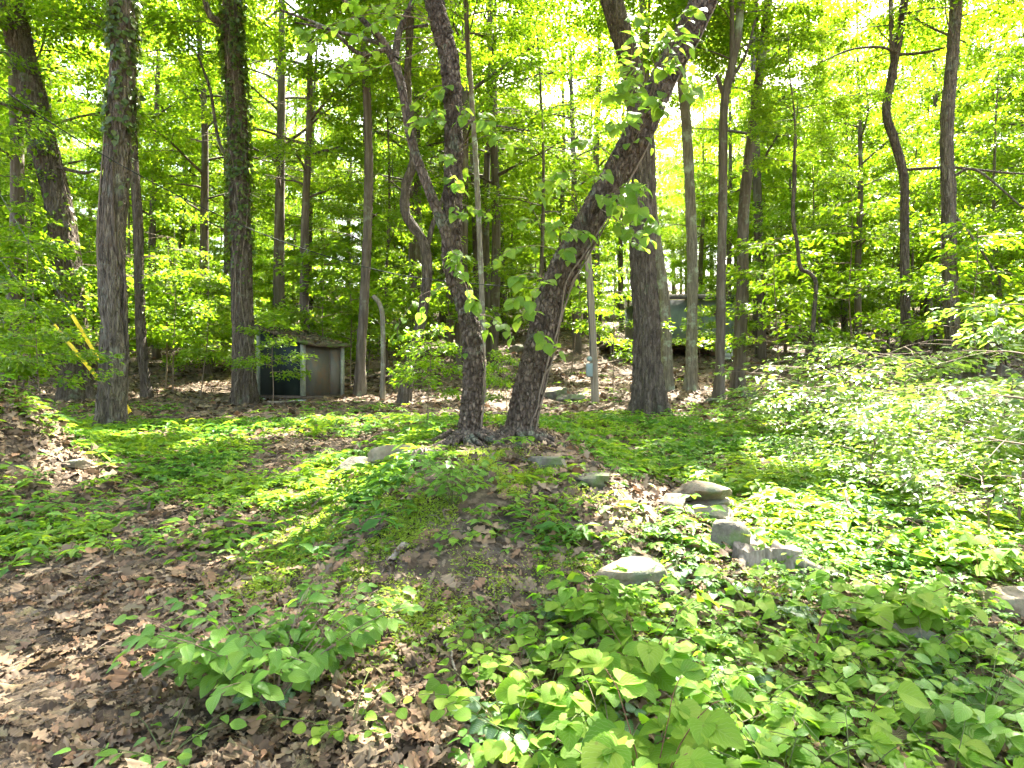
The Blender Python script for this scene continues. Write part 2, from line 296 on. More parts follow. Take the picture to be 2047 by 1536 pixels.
# ------------------------------------------------------------------ procedural tree variants
def gen_crown(seed, z0, z1, R, nlimb, nsub, dens, leaf, stem_r, lean=.3, prof='dome', low=0.0, axis_from=None, rise=.35, spray=.34, sublen=.42):
    """limbs with flat leafy sprays between z0 and z1 round the z axis; returns wood MB and leaf arrays"""
    g = np.random.default_rng(seed); wood = MB(); P_, A_, N_, S_ = [], [], [], []
    top = z1; a0 = axis_from if axis_from is not None else z0
    wob = g.normal(0, lean*.25, (5, 2)); wob[0] = 0
    zs = np.linspace(a0, top, 5); axis = np.column_stack([np.cumsum(wob[:, 0])*.6, np.cumsum(wob[:, 1])*.6, zs]); axp = smooth_path(axis, 14)
    wood.add(*tube(axp, np.linspace(stem_r, stem_r*.15, 14), 8))
    def at(z): return np.array([np.interp(z, axp[:, 2], axp[:, 0]), np.interp(z, axp[:, 2], axp[:, 1]), z])
    phi = g.uniform(0, 6.28)
    for i in range(nlimb):
        f = (i+g.uniform(.1, .9))/nlimb; z = z0+(z1-z0)*f*.97; phi += 2.4+g.normal(0, .4)
        pr = {'dome': (1-f)**.55*(.55+.45*min(1, f*4)), 'flat': .75+.25*math.sin(f*3.1), 'cone': (1-f)*.9+.15}[prof]
        Lb = R*pr*g.uniform(.6, 1.1)+.25*R*.2
        d = np.array([math.cos(phi), math.sin(phi), 0]); s0 = at(z); up = rise*g.uniform(.4, 1.5)
        n = 7; tt = np.linspace(0, 1, n)[:, None]
        p = s0+d*Lb*tt+np.array([0, 0, 1])*(Lb*up*(tt-.55*tt**2))+np.cumsum(g.normal(0, .035*Lb, (n, 3)), 0)*tt
        r0 = max(.012, stem_r*.32*(1-f*.6)*(Lb/R+.2))
        wood.add(*tube(p, np.linspace(r0, r0*.2, n), 5))
        for j in range(nsub):
            q = .25+.75*(j+g.uniform(0, 1))/nsub if j < nsub-1 else .97
            k = q*(n-1); k0 = min(int(k), n-2); s = p[k0]+(p[k0+1]-p[k0])*(k-k0)
            sd = 1 if j % 2 else -1; ang = phi+sd*g.uniform(.4, 1.1) if j < nsub-1 else phi
            l = Lb*sublen*g.uniform(.7, 1.25)*(1.1-.4*q)+.35; e = np.array([math.cos(ang), math.sin(ang), 0]); side = np.array([-e[1], e[0], 0])
            m = 5; t2 = np.linspace(0, 1, m)[:, None]; drop = g.uniform(-.05, .30)
            sp = s+e*l*t2-np.array([0, 0, 1])*drop*l*t2**1.8+np.cumsum(g.normal(0, .03*l, (m, 3)), 0)*t2
            wood.add(*tube(sp, np.linspace(r0*.35, .003, m), 3, cap=False))
            nl = max(4, int(l*l*dens*g.uniform(.6, 1.3)))
            t = g.uniform(.1, 1.05, nl); pp = np.stack([np.interp(t, t2[:, 0], sp[:, c]) for c in range(3)], 1)
            w = spray*l*(1.15-.55*t); off = g.normal(0, .55, nl)*w
            pp = pp+side*off[:, None]+np.array([0, 0, 1])*(g.normal(0, .07*l+.02, nl)-.22*np.abs(off)*g.uniform(.2, 1))[:, None]
            a = side*np.sign(off)[:, None]*.8+e*.7+g.normal(0, .35, (nl, 3))-np.array([0, 0, .25])
            nn = np.array([0, 0, 1.0])+g.normal(0, .38, (nl, 3))
            P_.append(pp); A_.append(a); N_.append(nn); S_.append(leaf*g.uniform(.6, 1.3, nl))
    pos = np.concatenate(P_); ax = np.concatenate(A_); nr = np.concatenate(N_); ln = np.concatenate(S_); wd = ln*g.uniform(.5, .68, len(ln))
    return wood, (pos, ax, nr, ln, wd)

# sun flecks seen in the photo: ground spots whose line to the sun stays clear of leaves
FLECKS = []
def fleck(u, v, r, dz=0.0, Y=None):
    h = hit(u, v) if Y is None else P(u, v, Y); h[2] += dz; FLECKS.append((h, r))
for a in [(705, 800, .6), (760, 797, .8), (830, 794, .95), (900, 792, .95), (960, 790, .95), (1020, 787, .9), (1080, 780, .8), (790, 812, .5), (1000, 808, .5),
          (1235, 1015, .30), (1290, 1005, .38), (1340, 1000, .30), (1400, 975, .25, .2), (1450, 1035, .25, .1), (1500, 1045, .38, .1), (1570, 1020, .42), (1640, 1045, .36), (1700, 1015, .3),
          (1230, 1043, .2), (1560, 800, .6, 0, 9.8), (1630, 770, .7, 0, 9.6), (1700, 750, .8, 0, 9.8), (1770, 740, .8, 0, 10.5), (1840, 760, .7, 0, 9.5), (1640, 840, .6, 0, 9.2), (1720, 850, .6, 0, 8.6), (1810, 860, .6, 0, 8.0), (1890, 860, .6, 0, 8.6), (1960, 830, .5, 0, 8.2), (1900, 960, .4, 0, 6.6), (1970, 1030, .45, 0, 5.3), (1930, 1000, .35, 0, 5.6), (2030, 1060, .35, 0, 5.0), (2000, 800, .4, 0, 5.6),
          (1290, 1470, .12, .35), (1700, 1110, .2), (1990, 1130, .2, .2), (725, 968, .26), (695, 990, .28), (665, 1012, .28), (635, 1038, .26), (605, 1068, .24), (575, 1098, .2), (770, 945, .25), (775, 1215, .18), (560, 1165, .14), (500, 1180, .14), (330, 560, 2.0, 0, 20), (430, 430, 2.2, 0, 24), (620, 560, 1.8, 0, 24), (700, 450, 2.2, 0, 27), (880, 420, 2.0, 0, 28), (150, 560, 1.5, 0, 18),
          (330, 870, .5), (240, 880, .5), (420, 880, .45), (540, 872, .5), (140, 930, .35), (180, 950, .3), (100, 850, .4), (380, 900, .35),
          (1290, 905, .25), (1430, 845, .4), (1370, 830, .4), (1270, 800, .4), (1180, 790, .4), (1340, 900, .2), (1480, 905, .25), (1010, 700, 1.2), (1250, 650, 1.5), (880, 690, 1.2), (1150, 760, .5), (1580, 700, 1.0),
          (340, 1310, .1), (450, 1130, .12), (700, 1440, .1), (620, 840, .4), (1100, 1150, .1), (1560, 860, .4)]:
    fleck(*a)
FC = np.array([f[0] for f in FLECKS]); FR = np.array([f[1] for f in FLECKS])
def in_fleck(W):
    """W (n,3) world points: True where a leaf would shade a fleck"""
    bad = np.zeros(len(W), bool); ctr = (W.max(0)+W.min(0))/2; rad = np.linalg.norm(W.max(0)-W.min(0))/2
    for c, r in zip(FC, FR):
        d0 = ctr-c; t0 = d0@SUN
        if t0 < -rad or np.linalg.norm(d0-t0*SUN) > rad+r: continue
        d = W-c; t = d@SUN; q = d-t[:, None]*SUN
        bad |= (t > .6) & ((q*q).sum(1) < r*r)
    return bad

VAR = {}
def variant(key, **kw):
    T = kw.pop('T', T2); wood, L = gen_crown(**kw); VAR[key] = dict(wood=wood.mesh('trunk_'+key, True), L=L, leaf=blades_mesh('crown_'+key, L, T), T=T)
for k in range(4): variant('tall%d' % k, seed=100+k, z0=6.0, z1=19+k*1.5, R=4.2, nlimb=26, nsub=6, dens=78, leaf=.145, stem_r=.21, axis_from=-.4, lean=1.0, rise=.5)
for k in range(5): variant('under%d' % k, seed=200+k, z0=2.2, z1=8.5+k*1.1, R=3.0, nlimb=24, nsub=6, dens=98, leaf=.128, stem_r=.085, axis_from=-.3, lean=1.0, rise=.28)
for k in range(3): variant('thicket%d' % k, seed=250+k, z0=.5, z1=4.2+k*.6, R=2.3, nlimb=20, nsub=6, dens=120, leaf=.12, stem_r=.04, axis_from=-.3, lean=.8, rise=.3)
for k in range(4): variant('canopy%d' % k, seed=300+k, z0=0, z1=9.0, R=5.0, nlimb=22, nsub=7, dens=58, leaf=.15, stem_r=.10, axis_from=-.6, rise=.45)
for k in range(4): variant('sapling%d' % k, seed=400+k, z0=.9, z1=2.6+k*.4, R=1.15, nlimb=10, nsub=4, dens=150, leaf=.115, stem_r=.018, axis_from=-.15, rise=.25, T=T4, spray=.42)
for k in range(3): variant('shrub%d' % k, seed=500+k, z0=.3, z1=1.4+.2*k, R=1.5, nlimb=11, nsub=5, dens=40, leaf=.13, stem_r=.02, axis_from=-.1, rise=.55, prof='flat', T=T4, spray=.42)

def put_crown(root, key, origin, rz, sc, leafmat, name_w='trunk', barkmat=None, rel=(0, 0, 0)):
    """add wood and crown of a variant under root; crown gets its own mesh only where flecks must stay clear"""
    v = VAR[key]
    if key.startswith('canopy'):   # turn the crown so that its limbs stay out of the sun flecks
        if 'wv' not in v: w_ = np.empty(len(v['wood'].vertices)*3, np.float32); v['wood'].vertices.foreach_get('co', w_); v['wv'] = w_.reshape(-1, 3)[::2]
        best = None
        for k in range(14):
            a = rz+k*.449; c, s = math.cos(a), math.sin(a); q = v['wv']*np.array(sc); n = in_fleck(np.column_stack([q[:, 0]*c-q[:, 1]*s, q[:, 0]*s+q[:, 1]*c, q[:, 2]])+np.array(origin)).sum()
            if best is None or n < best[0]: best = (n, a)
        rz = best[1]
    if barkmat is not None:
        w = obj(name_w, v['wood'], barkmat, root, rel); w.rotation_euler[2] = rz; w.scale = sc
    L = v['L']; c, s = math.cos(rz), math.sin(rz)
    q = L[0]*np.array(sc); W = np.column_stack([q[:, 0]*c-q[:, 1]*s, q[:, 0]*s+q[:, 1]*c, q[:, 2]])+np.array(origin)
    bad = in_fleck(W); me = v['leaf']
    if bad.sum() > (12 if key.startswith('canopy') else .015*len(bad)): me = blades_mesh('crown', L, v['T'], ~bad)
    o = obj('crown', me, leafmat, root, rel); o.rotation_euler[2] = rz; o.scale = sc
    return o

# ------------------------------------------------------------------ ground
def axis_grid(lims):
    out = []
    for a, b, s in lims: out.append(np.arange(a, b, s))
    return np.concatenate(out+[[lims[-1][1]]])
gx = axis_grid([(-220, -60, 16), (-60, -16, 2.2), (-16, -5, .35), (-5, 5, .07), (5, 16, .35), (16, 60, 2.2), (60, 220, 16)])
gyv = axis_grid([(-60, 0, 6), (0, 1.6, .3), (1.6, 10, .07), (10, 22, .3), (22, 60, 1.2), (60, 330, 10)])
XX, YY = np.meshgrid(gx, gyv); ZZ = ground(XX, YY)
near = np.clip(1-np.abs(YY-6)/9, 0, 1)*np.clip(1-np.abs(XX)/8, 0, 1)
ZZ = ZZ+near*.016*fbm(XX*9, YY*9, 0, 40, 2)
ny, nx = XX.shape; idx = np.arange(ny*nx).reshape(ny, nx)
gF = np.stack([idx[:-1, :-1], idx[:-1, 1:], idx[1:, 1:], idx[1:, :-1]], -1).reshape(-1, 4)
ground_o = obj('ground', mesh_np('ground', np.stack([XX, YY, ZZ], -1).reshape(-1, 3), gF), M['ground']); tag(ground_o, kind='structure')

# ------------------------------------------------------------------ large trees whose trunks are drawn in the photo
def bark_tube(path, rad, sides, kind, seed, flare=0.0, lobes=5, fl_len=.9):
    n = len(path); s = np.concatenate([[0], np.cumsum(np.linalg.norm(np.diff(path, axis=0), axis=1))])
    th = np.arange(sides)/sides*2*math.pi; S, TH = np.meshgrid(s, th, indexing='ij'); R = np.asarray(rad)[:, None]
    cx, sx = np.cos(TH), np.sin(TH)
    d = R*.07*fbm(cx*1.2+seed, sx*1.2, S*1.1, seed, 3)
    if flare: d = d+R*flare*np.exp(-np.clip(S-.25, 0, 9)/(fl_len*.55))*(.55+.45*np.cos(lobes*TH+seed+1.5*np.sin(TH*2+seed)))
    if kind == 'plate':
        f1, f2, cid, dzc = cells(cx*R/.050+.4*vnoise(cx*4, sx*4, S*3, seed+9), sx*R/.050, S/.105, seed); e = np.clip((f2-f1)/.16, 0, 1)
        d = d-.016+.022*(e*e*(3-2*e))*(.55+.8*cid)+.012*np.clip(dzc, -.7, .7)*e+.004*fbm(cx*R/.02, sx*R/.02, S/.03, seed+5, 2)
    elif kind == 'furrow':
        w = .35*vnoise(cx*3, sx*3, S*1.7, seed+2)
        rr = 1-np.abs(fbm(cx*R/.042+w, sx*R/.042+w, S/.34, seed+3, 2)); d = d+(.052*np.clip(rr, 0, 1)**2-.024)*np.clip(R/.25, .35, 1.2)
        d = d+.006*fbm(cx*R/.03, sx*R/.03, S/.08, seed+6, 2)
    else:
        d = d+.05*R*fbm(cx*2.5, sx*2.5, S*2.2, seed+4, 2)
    return tube(path, rad, sides, True, d)
HERO = {}
def hero(name, label, pts, base, w0, w1, bark, kind='furrow', sides=48, step=.05, flare=.35, htop=13, crown=None, cz=None, branches=(), Y=None, seed=1, group=None, crown_sc=1.0, lobes=5, drift=0.0):
    b = hit(*base) if Y is None else P(base[0], base[1], Y); Y0 = b[1]
    q = [P(u, v, Y0+drift*i) for i, (u, v) in enumerate(pts)]; q = [np.array([b[0], b[1], b[2]-.25])]+q
    d = q[-1]-q[-2]; d /= np.linalg.norm(d)
    while q[-1][2] < b[2]+htop:
        d = norm(d+np.array([0, 0, .25])); q.append(q[-1]+d*2.0)
    q = np.array(q); ln = np.linalg.norm(np.diff(q, axis=0), axis=1).sum()
    p = smooth_path(q, max(12, int(ln/step))); n = len(p)
    zf = np.clip((p[:, 2]-b[2])/(CAMZ+768/FPX*Y0-b[2]), 0, 2.5)
    rad = .86*.5*Y0/FPX*(w0+(w1-w0)*np.clip(zf, 0, 1.0))*np.clip(1.25-.25*np.clip(zf, 1, 2.5), .5, 1)
    root = thing(name, label, 'tree', tuple(b), group)
    V, F = bark_tube(p-b, rad, sides, kind, seed, flare, lobes); obj('trunk', mesh_np('trunk', V, F), M[bark], root)
    HERO[label] = (root, p, rad, b)
    for br in branches:
        bp = np.array([P(u, v, Y0+dy) for u, v, dy, _ in br]); br_r = np.array([w for *_, w in br])*.5*Y0/FPX
        k = max(10, int(len(br)*8)); bpath = smooth_path(bp, k); r = np.interp(np.linspace(0, 1, k), np.linspace(0, 1, len(br)), br_r)
        V, F = bark_tube(bpath-b, r, 14, 'smooth', seed+7); obj('branch', mesh_np('branch', V, F), M[bark], root)
    if crown:
        top = p[np.argmin(np.abs(p[:, 2]-(cz if cz else b[2]+htop-1)))]
        put_crown(root, crown, top, rng.uniform(0, 6.28), (crown_sc,)*3, M['leaf_canopy'], 'limb', M['bark_filler'], tuple(top-b))
    return root, p, rad, b

hero('curved_tree', 'dark scaly-barked tree with S-curved trunk, left of the leaning tree on the mound', [(942, 810), (946, 720), (932, 620), (905, 530), (905, 420), (907, 260), (898, 120), (868, 0)], (930, 885), 46, 42, 'bark_plate', 'plate', 104, .020, .22, 9.5, 'canopy0', 8.5,
     branches=[[(912, 545, 0, 24), (893, 470, -.1, 23), (858, 380, -.2, 20), (822, 280, -.2, 18), (800, 160, -.2, 16), (770, 90, -.2, 14), (725, 40, -.3, 11), (660, -30, -.4, 7)],
               [(790, 118, -.2, 15), (800, 60, -.1, 12), (835, -20, 0, 9)], [(775, 98, -.2, 9), (720, 108, -.3, 8), (660, 60, -.4, 6), (560, 20, -.5, 4)], [(765, 88, -.2, 9), (700, 70, -.2, 7), (640, 55, -.2, 5), (590, 45, -.2, 3)],
               [(855, 50, 0, 6), (800, 60, .1, 5), (790, 70, .1, 4)], [(925, 240, 0, 5), (980, 250, -.1, 4), (1060, 262, -.2, 3)]], seed=3)
hero('leaning_tree', 'big scaly-barked tree leaning strongly right, pale vines creeping up its trunk', [(1052, 800), (1078, 690), (1110, 570), (1180, 440), (1262, 290), (1335, 140), (1405, 0)], (1032, 880), 66, 60, 'bark_plate', 'plate', 128, .020, .25, 10.0, 'canopy1', 9.0, seed=8, lobes=6)
def shade_crown(label, key, pos, sc):  # unseen branch and crown, added above the frame to shade the right foreground
    root, p_, r_, b = HERO[label]; i = len(p_)-8; s0 = p_[i]; q = smooth_path([s0, (s0+np.array(pos))/2+np.array([0, 0, .5]), np.array(pos)], 14); V, F = bark_tube(q-b, np.linspace(r_[i]*.6, .08, 14), 14, 'smooth', 5); obj('branch', mesh_np('branch', V, F), M['bark_plate'], root)
    put_crown(root, key, pos, .7, (sc, sc, sc*.8), M['leaf_canopy'], 'limb', M['bark_filler'], tuple(np.array(pos)-b))
shade_crown('big scaly-barked tree leaning strongly right, pale vines creeping up its trunk', 'canopy3', (6.4, 8.8, 9.8), .72)
hero('oak_tree', 'massive dark furrowed trunk with flared base, right of the utility pole', [(1294, 740), (1290, 600), (1283, 460), (1285, 300), (1262, 140), (1222, 0)], (1296, 828), 62, 46, 'bark_dark', 'furrow', 60, .06, .8, 13, 'canopy2', 11.5, seed=12, lobes=7)
hero('thick_tree', 'thick furrowed trunk leaning left, behind the yellow guy wire guards', [(150, 740), (140, 600), (118, 420), (80, 260), (48, 120), (20, 0)], (158, 800), 56, 50, 'bark_furrow', 'furrow', 56, .06, .6, 13, 'canopy3', 11.5, seed=15,
     branches=[[(75, 240, 0, 10), (60, 225, -.4, 8), (10, 210, -.8, 5), (-60, 190, -1.2, 3)], [(100, 330, 0, 8), (160, 345, -.5, 6), (190, 342, -.8, 4)]])
hero('vine_tree', 'grey furrowed trunk with a thick hairy vine, in front of the yellow guards', [(222, 780), (226, 640), (222, 480), (232, 330), (246, 160), (246, 0)], (215, 857), 50, 48, 'bark_grey', 'furrow', 64, .05, .75, 12, 'canopy0', 10.5, seed=18)
hero('slim_tree', 'slim dark trunk just right of the vine-wrapped grey trunk', [(284, 700), (279, 600), (276, 450), (268, 320), (262, 180), (258, 60)], (296, 796), 22, 16, 'bark_dark', 'furrow', 28, .1, .3, 12, 'canopy1', 10.5, seed=21, crown_sc=.8)
hero('ivy_clad_tree', 'straight trunk clad in ivy from head height up, left of the shed', [(487, 720), (483, 560), (480, 420), (476, 280), (468, 140), (462, 60), (470, -40)], (485, 806), 46, 38, 'bark_furrow', 'furrow', 56, .06, .6, 14, 'canopy2', 11.2, seed=24,
     branches=[[(466, 70, 0, 20), (440, 45, -.2, 16), (420, 30, -.3, 12), (400, -30, -.3, 9)], [(480, 330, .2, 8), (440, 290, .4, 7), (420, 180, .6, 6), (395, 110, .6, 4)]])
hero('straight_tree', 'straight brown trunk standing right of the shed', [(722, 700), (728, 600), (735, 450), (737, 320), (732, 150), (726, 0)], (718, 792), 22, 17, 'bark_filler', 'furrow', 32, .08, .7, 14, 'canopy3', 10.6, seed=27, crown_sc=.8)
hero('broken_sapling', 'thin bare trunk hooked over at its top, between shed and leaning slender tree', [(766, 700), (764, 630), (757, 605), (746, 592)], (764, 803), 12, 6, 'bark_pale', 'smooth', 16, .05, .2, .1, None, seed=28)
hero('bent_tree', 'slender dark tree leaning right then hooking left above, behind the S-curved trunk', [(818, 740), (842, 640), (853, 560), (848, 490), (812, 430), (812, 370), (828, 310), (815, 180), (820, 60)], (803, 808), 27, 14, 'bark_dark', 'furrow', 32, .08, .55, 11, 'canopy0', 10.0, seed=30, crown_sc=.7,
     branches=[[(850, 520, 0, 12), (862, 460, .2, 10), (880, 410, .3, 8), (905, 340, .4, 6)]])
hero('thin_tree', 'thin pale trunk just right of the S-curved trunk', [(966, 700), (962, 560), (956, 420), (950, 300), (940, 160), (930, 0)], (967, 808), 13, 10, 'bark_pale', 'furrow', 20, .1, .2, 13, 'canopy1', 10.4, seed=33, crown_sc=.7)
hero('lichen_tree', 'lichen-speckled curved trunk just right of the massive dark trunk', [(1332, 700), (1328, 600), (1315, 500), (1302, 400), (1296, 280), (1290, 150), (1285, 0)], (1334, 782), 24, 18, 'bark_pale', 'furrow', 32, .08, .7, 14, 'canopy2', 10.8, seed=36, crown_sc=.8)
hero('grey_tree', 'straight grey trunk in front of the green cabin wall', [(1383, 680), (1384, 540), (1380, 400), (1372, 250), (1362, 150), (1352, 0)], (1382, 783), 25, 20, 'bark_pale', 'furrow', 36, .08, .7, 15, 'canopy3', 11.4, seed=39, crown_sc=.8)
hero('forked_tree', 'slim trunk with a stubby fork high up, before the cabin window', [(1440, 690), (1442, 540), (1445, 400), (1446, 240), (1452, 180), (1472, 90), (1482, 0)], (1436, 800), 21, 17, 'bark_filler', 'furrow', 32, .08, .7, 15, 'canopy0', 10.8, seed=42, crown_sc=.8,
     branches=[[(1450, 200, 0, 10), (1440, 172, 0, 9), (1432, 150, -.1, 6)], [(1452, 175, 0, 7), (1490, 110, .2, 5), (1510, 40, .4, 4)]])
hero('brown_tree', 'sturdy brown trunk tilting right, at the right corner of the cabin', [(1480, 680), (1485, 540), (1487, 420), (1502, 280), (1520, 140), (1535, 0)], (1476, 782), 28, 18, 'bark_filler', 'furrow', 36, .08, .7, 15, 'canopy1', 11.4, seed=45, crown_sc=.8)
hero('elbow_tree', 'dark trunk with an elbow bend high up, right part of the wood', [(1809, 560), (1808, 430), (1806, 350), (1788, 280), (1772, 225), (1783, 150), (1800, 60), (1812, -40)], (1812, 690), 20, 17, 'bark_dark', 'smooth', 28, .1, .2, 15, 'canopy2', 10.6, Y=17, seed=48, crown_sc=.8,
     branches=[[(1803, 110, 0, 6), (1760, 95, -.3, 5), (1700, 100, -.6, 4), (1640, 125, -.9, 2)], [(1796, 110, 0, 6), (1850, 105, -.3, 5), (1890, 95, -.5, 3)], [(1808, 340, 0, 6), (1900, 335, -.4, 5), (2000, 345, -.8, 4), (2080, 350, -1.2, 2)], [(1810, 20, 0, 6), (1850, 50, -.4, 5), (1930, 85, -.8, 3)]])
hero('mottled_tree', 'mottled bark trunk with lichen blotches, second from the right edge', [(1902, 640), (1897, 500), (1896, 380), (1893, 250), (1903, 120), (1912, 0)], (1903, 770), 32, 24, 'bark_grey', 'furrow', 32, .09, .5, 15, 'canopy3', 10.6, Y=16, seed=51, crown_sc=.8,
     branches=[[(1896, 360, 0, 6), (1950, 340, -.4, 5), (2050, 420, -.8, 3)], [(1898, 420, 0, 6), (1940, 470, -.4, 5), (2000, 560, -.8, 3)]])
hero('crooked_tree', 'thin crooked understory tree zigzagging beside the sunlit shrubs', [(1626, 640), (1631, 570), (1620, 548), (1600, 535), (1594, 490), (1585, 430), (1590, 330)], (1624, 710), 10, 6, 'bark_dark', 'smooth', 16, .06, .2, 5.0, 'under0', None, Y=17, seed=54, crown_sc=.6)

# ------------------------------------------------------------------ woodland behind: trees of their own
SLOT = [(-1e9, 'left of the thick leaning-left trunk'), (150, 'behind the two thick left trunks'), (290, 'left of the ivy-clad trunk'), (480, 'behind the shed'), (640, 'right of the shed'),
        (760, 'left of the S-curved trunk'), (925, 'between the two central trunks'), (1110, 'around the utility pole'), (1290, 'above the green cabin'), (1480, 'right of the cabin'), (1630, 'above the sunlit shrubs'), (1810, 'near the elbow-bent trunk'), (1905, 'right of the mottled trunk')]
ORD = ['leftmost', 'second', 'third', 'fourth', 'fifth', 'sixth', 'seventh', 'eighth', 'ninth', 'tenth', 'eleventh', 'twelfth', 'thirteenth', 'fourteenth', 'fifteenth', 'sixteenth', 'seventeenth', 'eighteenth', 'nineteenth', 'twentieth']
def slot(u):
    s = SLOT[0][1]
    for a, t in SLOT:
        if u >= a: s = t
    return s
placed = [tuple(v[3][:2]) for v in HERO.values()]
def ok_spot(x, y, dmin):
    return all((x-a)**2+(y-b)**2 > dmin*dmin for a, b in placed)
def band(y): return 'nearer' if y < 26 else ('mid-distance' if y < 42 else 'far')
KIND = {'tall': ('woodland_tree', 'tall bare-trunked woodland trees', 'tree', 4), 'under': ('understory_tree', 'leafy understory trees', 'tree', 5), 'thicket': ('thicket_bush', 'low leafy thicket bushes', 'bush', 3)}
FILL = {}
def filler(kind, n, y0, y1, dmin, smin, smax, seed, pw=.8, urange=None):
    g = np.random.default_rng(seed); made = 0; tries = 0; nm, what, cat, nv = KIND[kind]
    while made < n and tries < n*60:
        tries += 1
        y = y0+(y1-y0)*g.uniform()**pw; half = y*.84*1.10+2; x = g.uniform(-half, half); u = 1023.5+FPX*x/y
        if urange: u = g.uniform(*urange); x = (u-1023.5)/FPX*y
        if not ok_spot(x, y, dmin): continue
        if kind != 'thicket' and y < 60:
            dd = np.array([x, y])-FC[:, :2]; sh = SUN[:2]/np.linalg.norm(SUN[:2]); tt = dd@sh; pq = np.abs(dd[:, 0]*sh[1]-dd[:, 1]*sh[0])
            if ((tt > 0) & (tt*math.tan(SUN_EL) < (17 if kind == 'tall' else 9)) & (pq < np.minimum(FR, .7)+.15) & (FR > .19) & (FR < 1.4)).any(): continue
        if kind != 'tall':
            w = (2.6 if kind == 'under' else 1.8)*FPX/y
            if 480-w < u < 700+w*.6 and y < 21: continue
            if 1225-w*.8 < u < 1490+w*.8 and y < 36: continue
        else:
            if (480 < u < 700 and y < 20.5) or (1225 < u < 1490 and y < 35): continue
            if 1080 < u < 1290 and y < 20: continue
        if kind != 'thicket': placed.append((x, y))
        b = (x, y, gz(x, y)); s = g.uniform(smin, smax); k = g.integers(0, nv)
        root = thing(nm, None, cat, b, what+' on the slope'); FILL.setdefault((band(y), what, slot(u)), []).append((u, root))
        put_crown(root, '%s%d' % (kind, k), b, g.uniform(0, 6.28), (s*g.uniform(.9, 1.1), s*g.uniform(.9, 1.1), s*g.uniform(.9, 1.15)), M['leaf_canopy'] if kind == 'tall' else M['leaf_under'], 'trunk', M['bark_filler'])
        made += 1
filler('tall', 150, 19, 95, 1.8, .85, 1.25, 71)
filler('under', 140, 15.5, 80, 1.6, .75, 1.35, 72)
filler('tall', 7, 25, 45, 1.8, 1.1, 1.3, 76, 1.0, (820, 1260))
filler('tall', 3, 24, 45, 1.8, 1.1, 1.3, 77, 1.0, (120, 620))
filler('tall', 8, 24, 44, 1.8, 1.1, 1.3, 74, 1.0, (1450, 2150))
filler('thicket', 90, 24, 70, 0, .8, 1.5, 73, .9)
for (bd, what, sl), v in FILL.items():
    v.sort(key=lambda q: q[0])
    for i, (u, root) in enumerate(v):
        root['label'] = ('only one of the %s %s, %s' % (bd, what, sl)) if len(v) == 1 else ('%s%s of the %s %s, %s' % (ORD[i], '' if i == 0 else ' from left', bd, what, sl))
# ------------------------------------------------------------------ shed
def mat_flat(name, col, rough=.7, metal=0.0, n=.25, sc=8.0, bump=.15, patch=None, scale=(1, 1, 1)):
    lo = tuple(c*(1-n) for c in col); hi = tuple(min(1, c*(1+n)) for c in col)
    m = noise_mat(name, [(.3, lo), (.7, hi)], scale, sc, 5, rough, bump, .004, patch, .3)
    if metal: m.node_tree.nodes['Principled BSDF'].inputs['Metallic'].default_value = metal
    return m
M['shed_dark'] = mat_flat('shed_dark', (.011, .018, .015), .6, n=.3, sc=3, patch=((.03, .035, .026), 2.0, .55, .75))
M['shed_brown'] = mat_flat('shed_brown', (.085, .080, .066), .6, n=.3, sc=3, patch=((.12, .085, .055), 2.2, .5, .62), scale=(1, 1, .25))
M['trim_white'] = mat_flat('trim_white', (.22, .23, .175), .75, n=.25, sc=9, patch=((.3, .28, .2), 6, .58, .7))
M['roof_moss'] = noise_mat('roof_moss', [(.3, (.03, .024, .017)), (.5, (.075, .055, .038)), (.7, (.13, .10, .07))], (1, 1, 1), 14, 6, .95, 1.0, .02, patch=((.06, .09, .02), 3.5, .5, .6))
M['wood_dark'] = mat_flat('wood_dark', (.10, .075, .055), .85, n=.4, sc=12, scale=(1, 1, .2))
M['cabin_green'] = mat_flat('cabin_green', (.14, .18, .145), .6, n=.2, sc=2, patch=((.09, .115, .09), 1.2, .5, .7))
M['cabin_roof'] = mat_flat('cabin_roof', (.055, .045, .04), .85, n=.4, sc=6)
M['block'] = mat_flat('block', (.40, .41, .38), .9, n=.15, sc=25, patch=((.2, .22, .15), 3, .55, .7))
M['screen'] = mat_flat('screen', (.07, .045, .03), .5, n=.3, sc=5)
M['grey_metal'] = mat_flat('grey_metal', (.20, .25, .245), .5, .2, n=.1, sc=6, patch=((.14, .16, .15), 5, .55, .7))
M['yellow'] = mat_flat('yellow', (.72, .52, .015), .5, n=.12, sc=5, patch=((.4, .32, .06), 4, .56, .7))
M['cable'] = mat_flat('cable', (.03, .03, .03), .9)
M['steel'] = mat_flat('steel', (.10, .10, .095), .6, .3)
def world_mesh(mb, name, base, smooth=False):
    mb.V = [v-np.asarray(base) for v in mb.V]; return mb.mesh(name, smooth)
C0 = np.array([-5.89, 17.2]); C1 = np.array([-7.54, 18.2]); C2 = np.array([-5.13, 18.4]); C3 = C1+C2-C0
def top(q): # roof plane height: high on the C1 side, low along C0-C2
    d = (q-C0)@(C1-C0)/((C1-C0)@(C1-C0)); return 2.74+.50*d
FZ = 1.28; base = np.array([*(C0+C3)/2, gz(*(C0+C3)/2)])
shed = thing('shed', 'small dark shed with mossy slanting roof and white corner trims', 'shed', tuple(base))
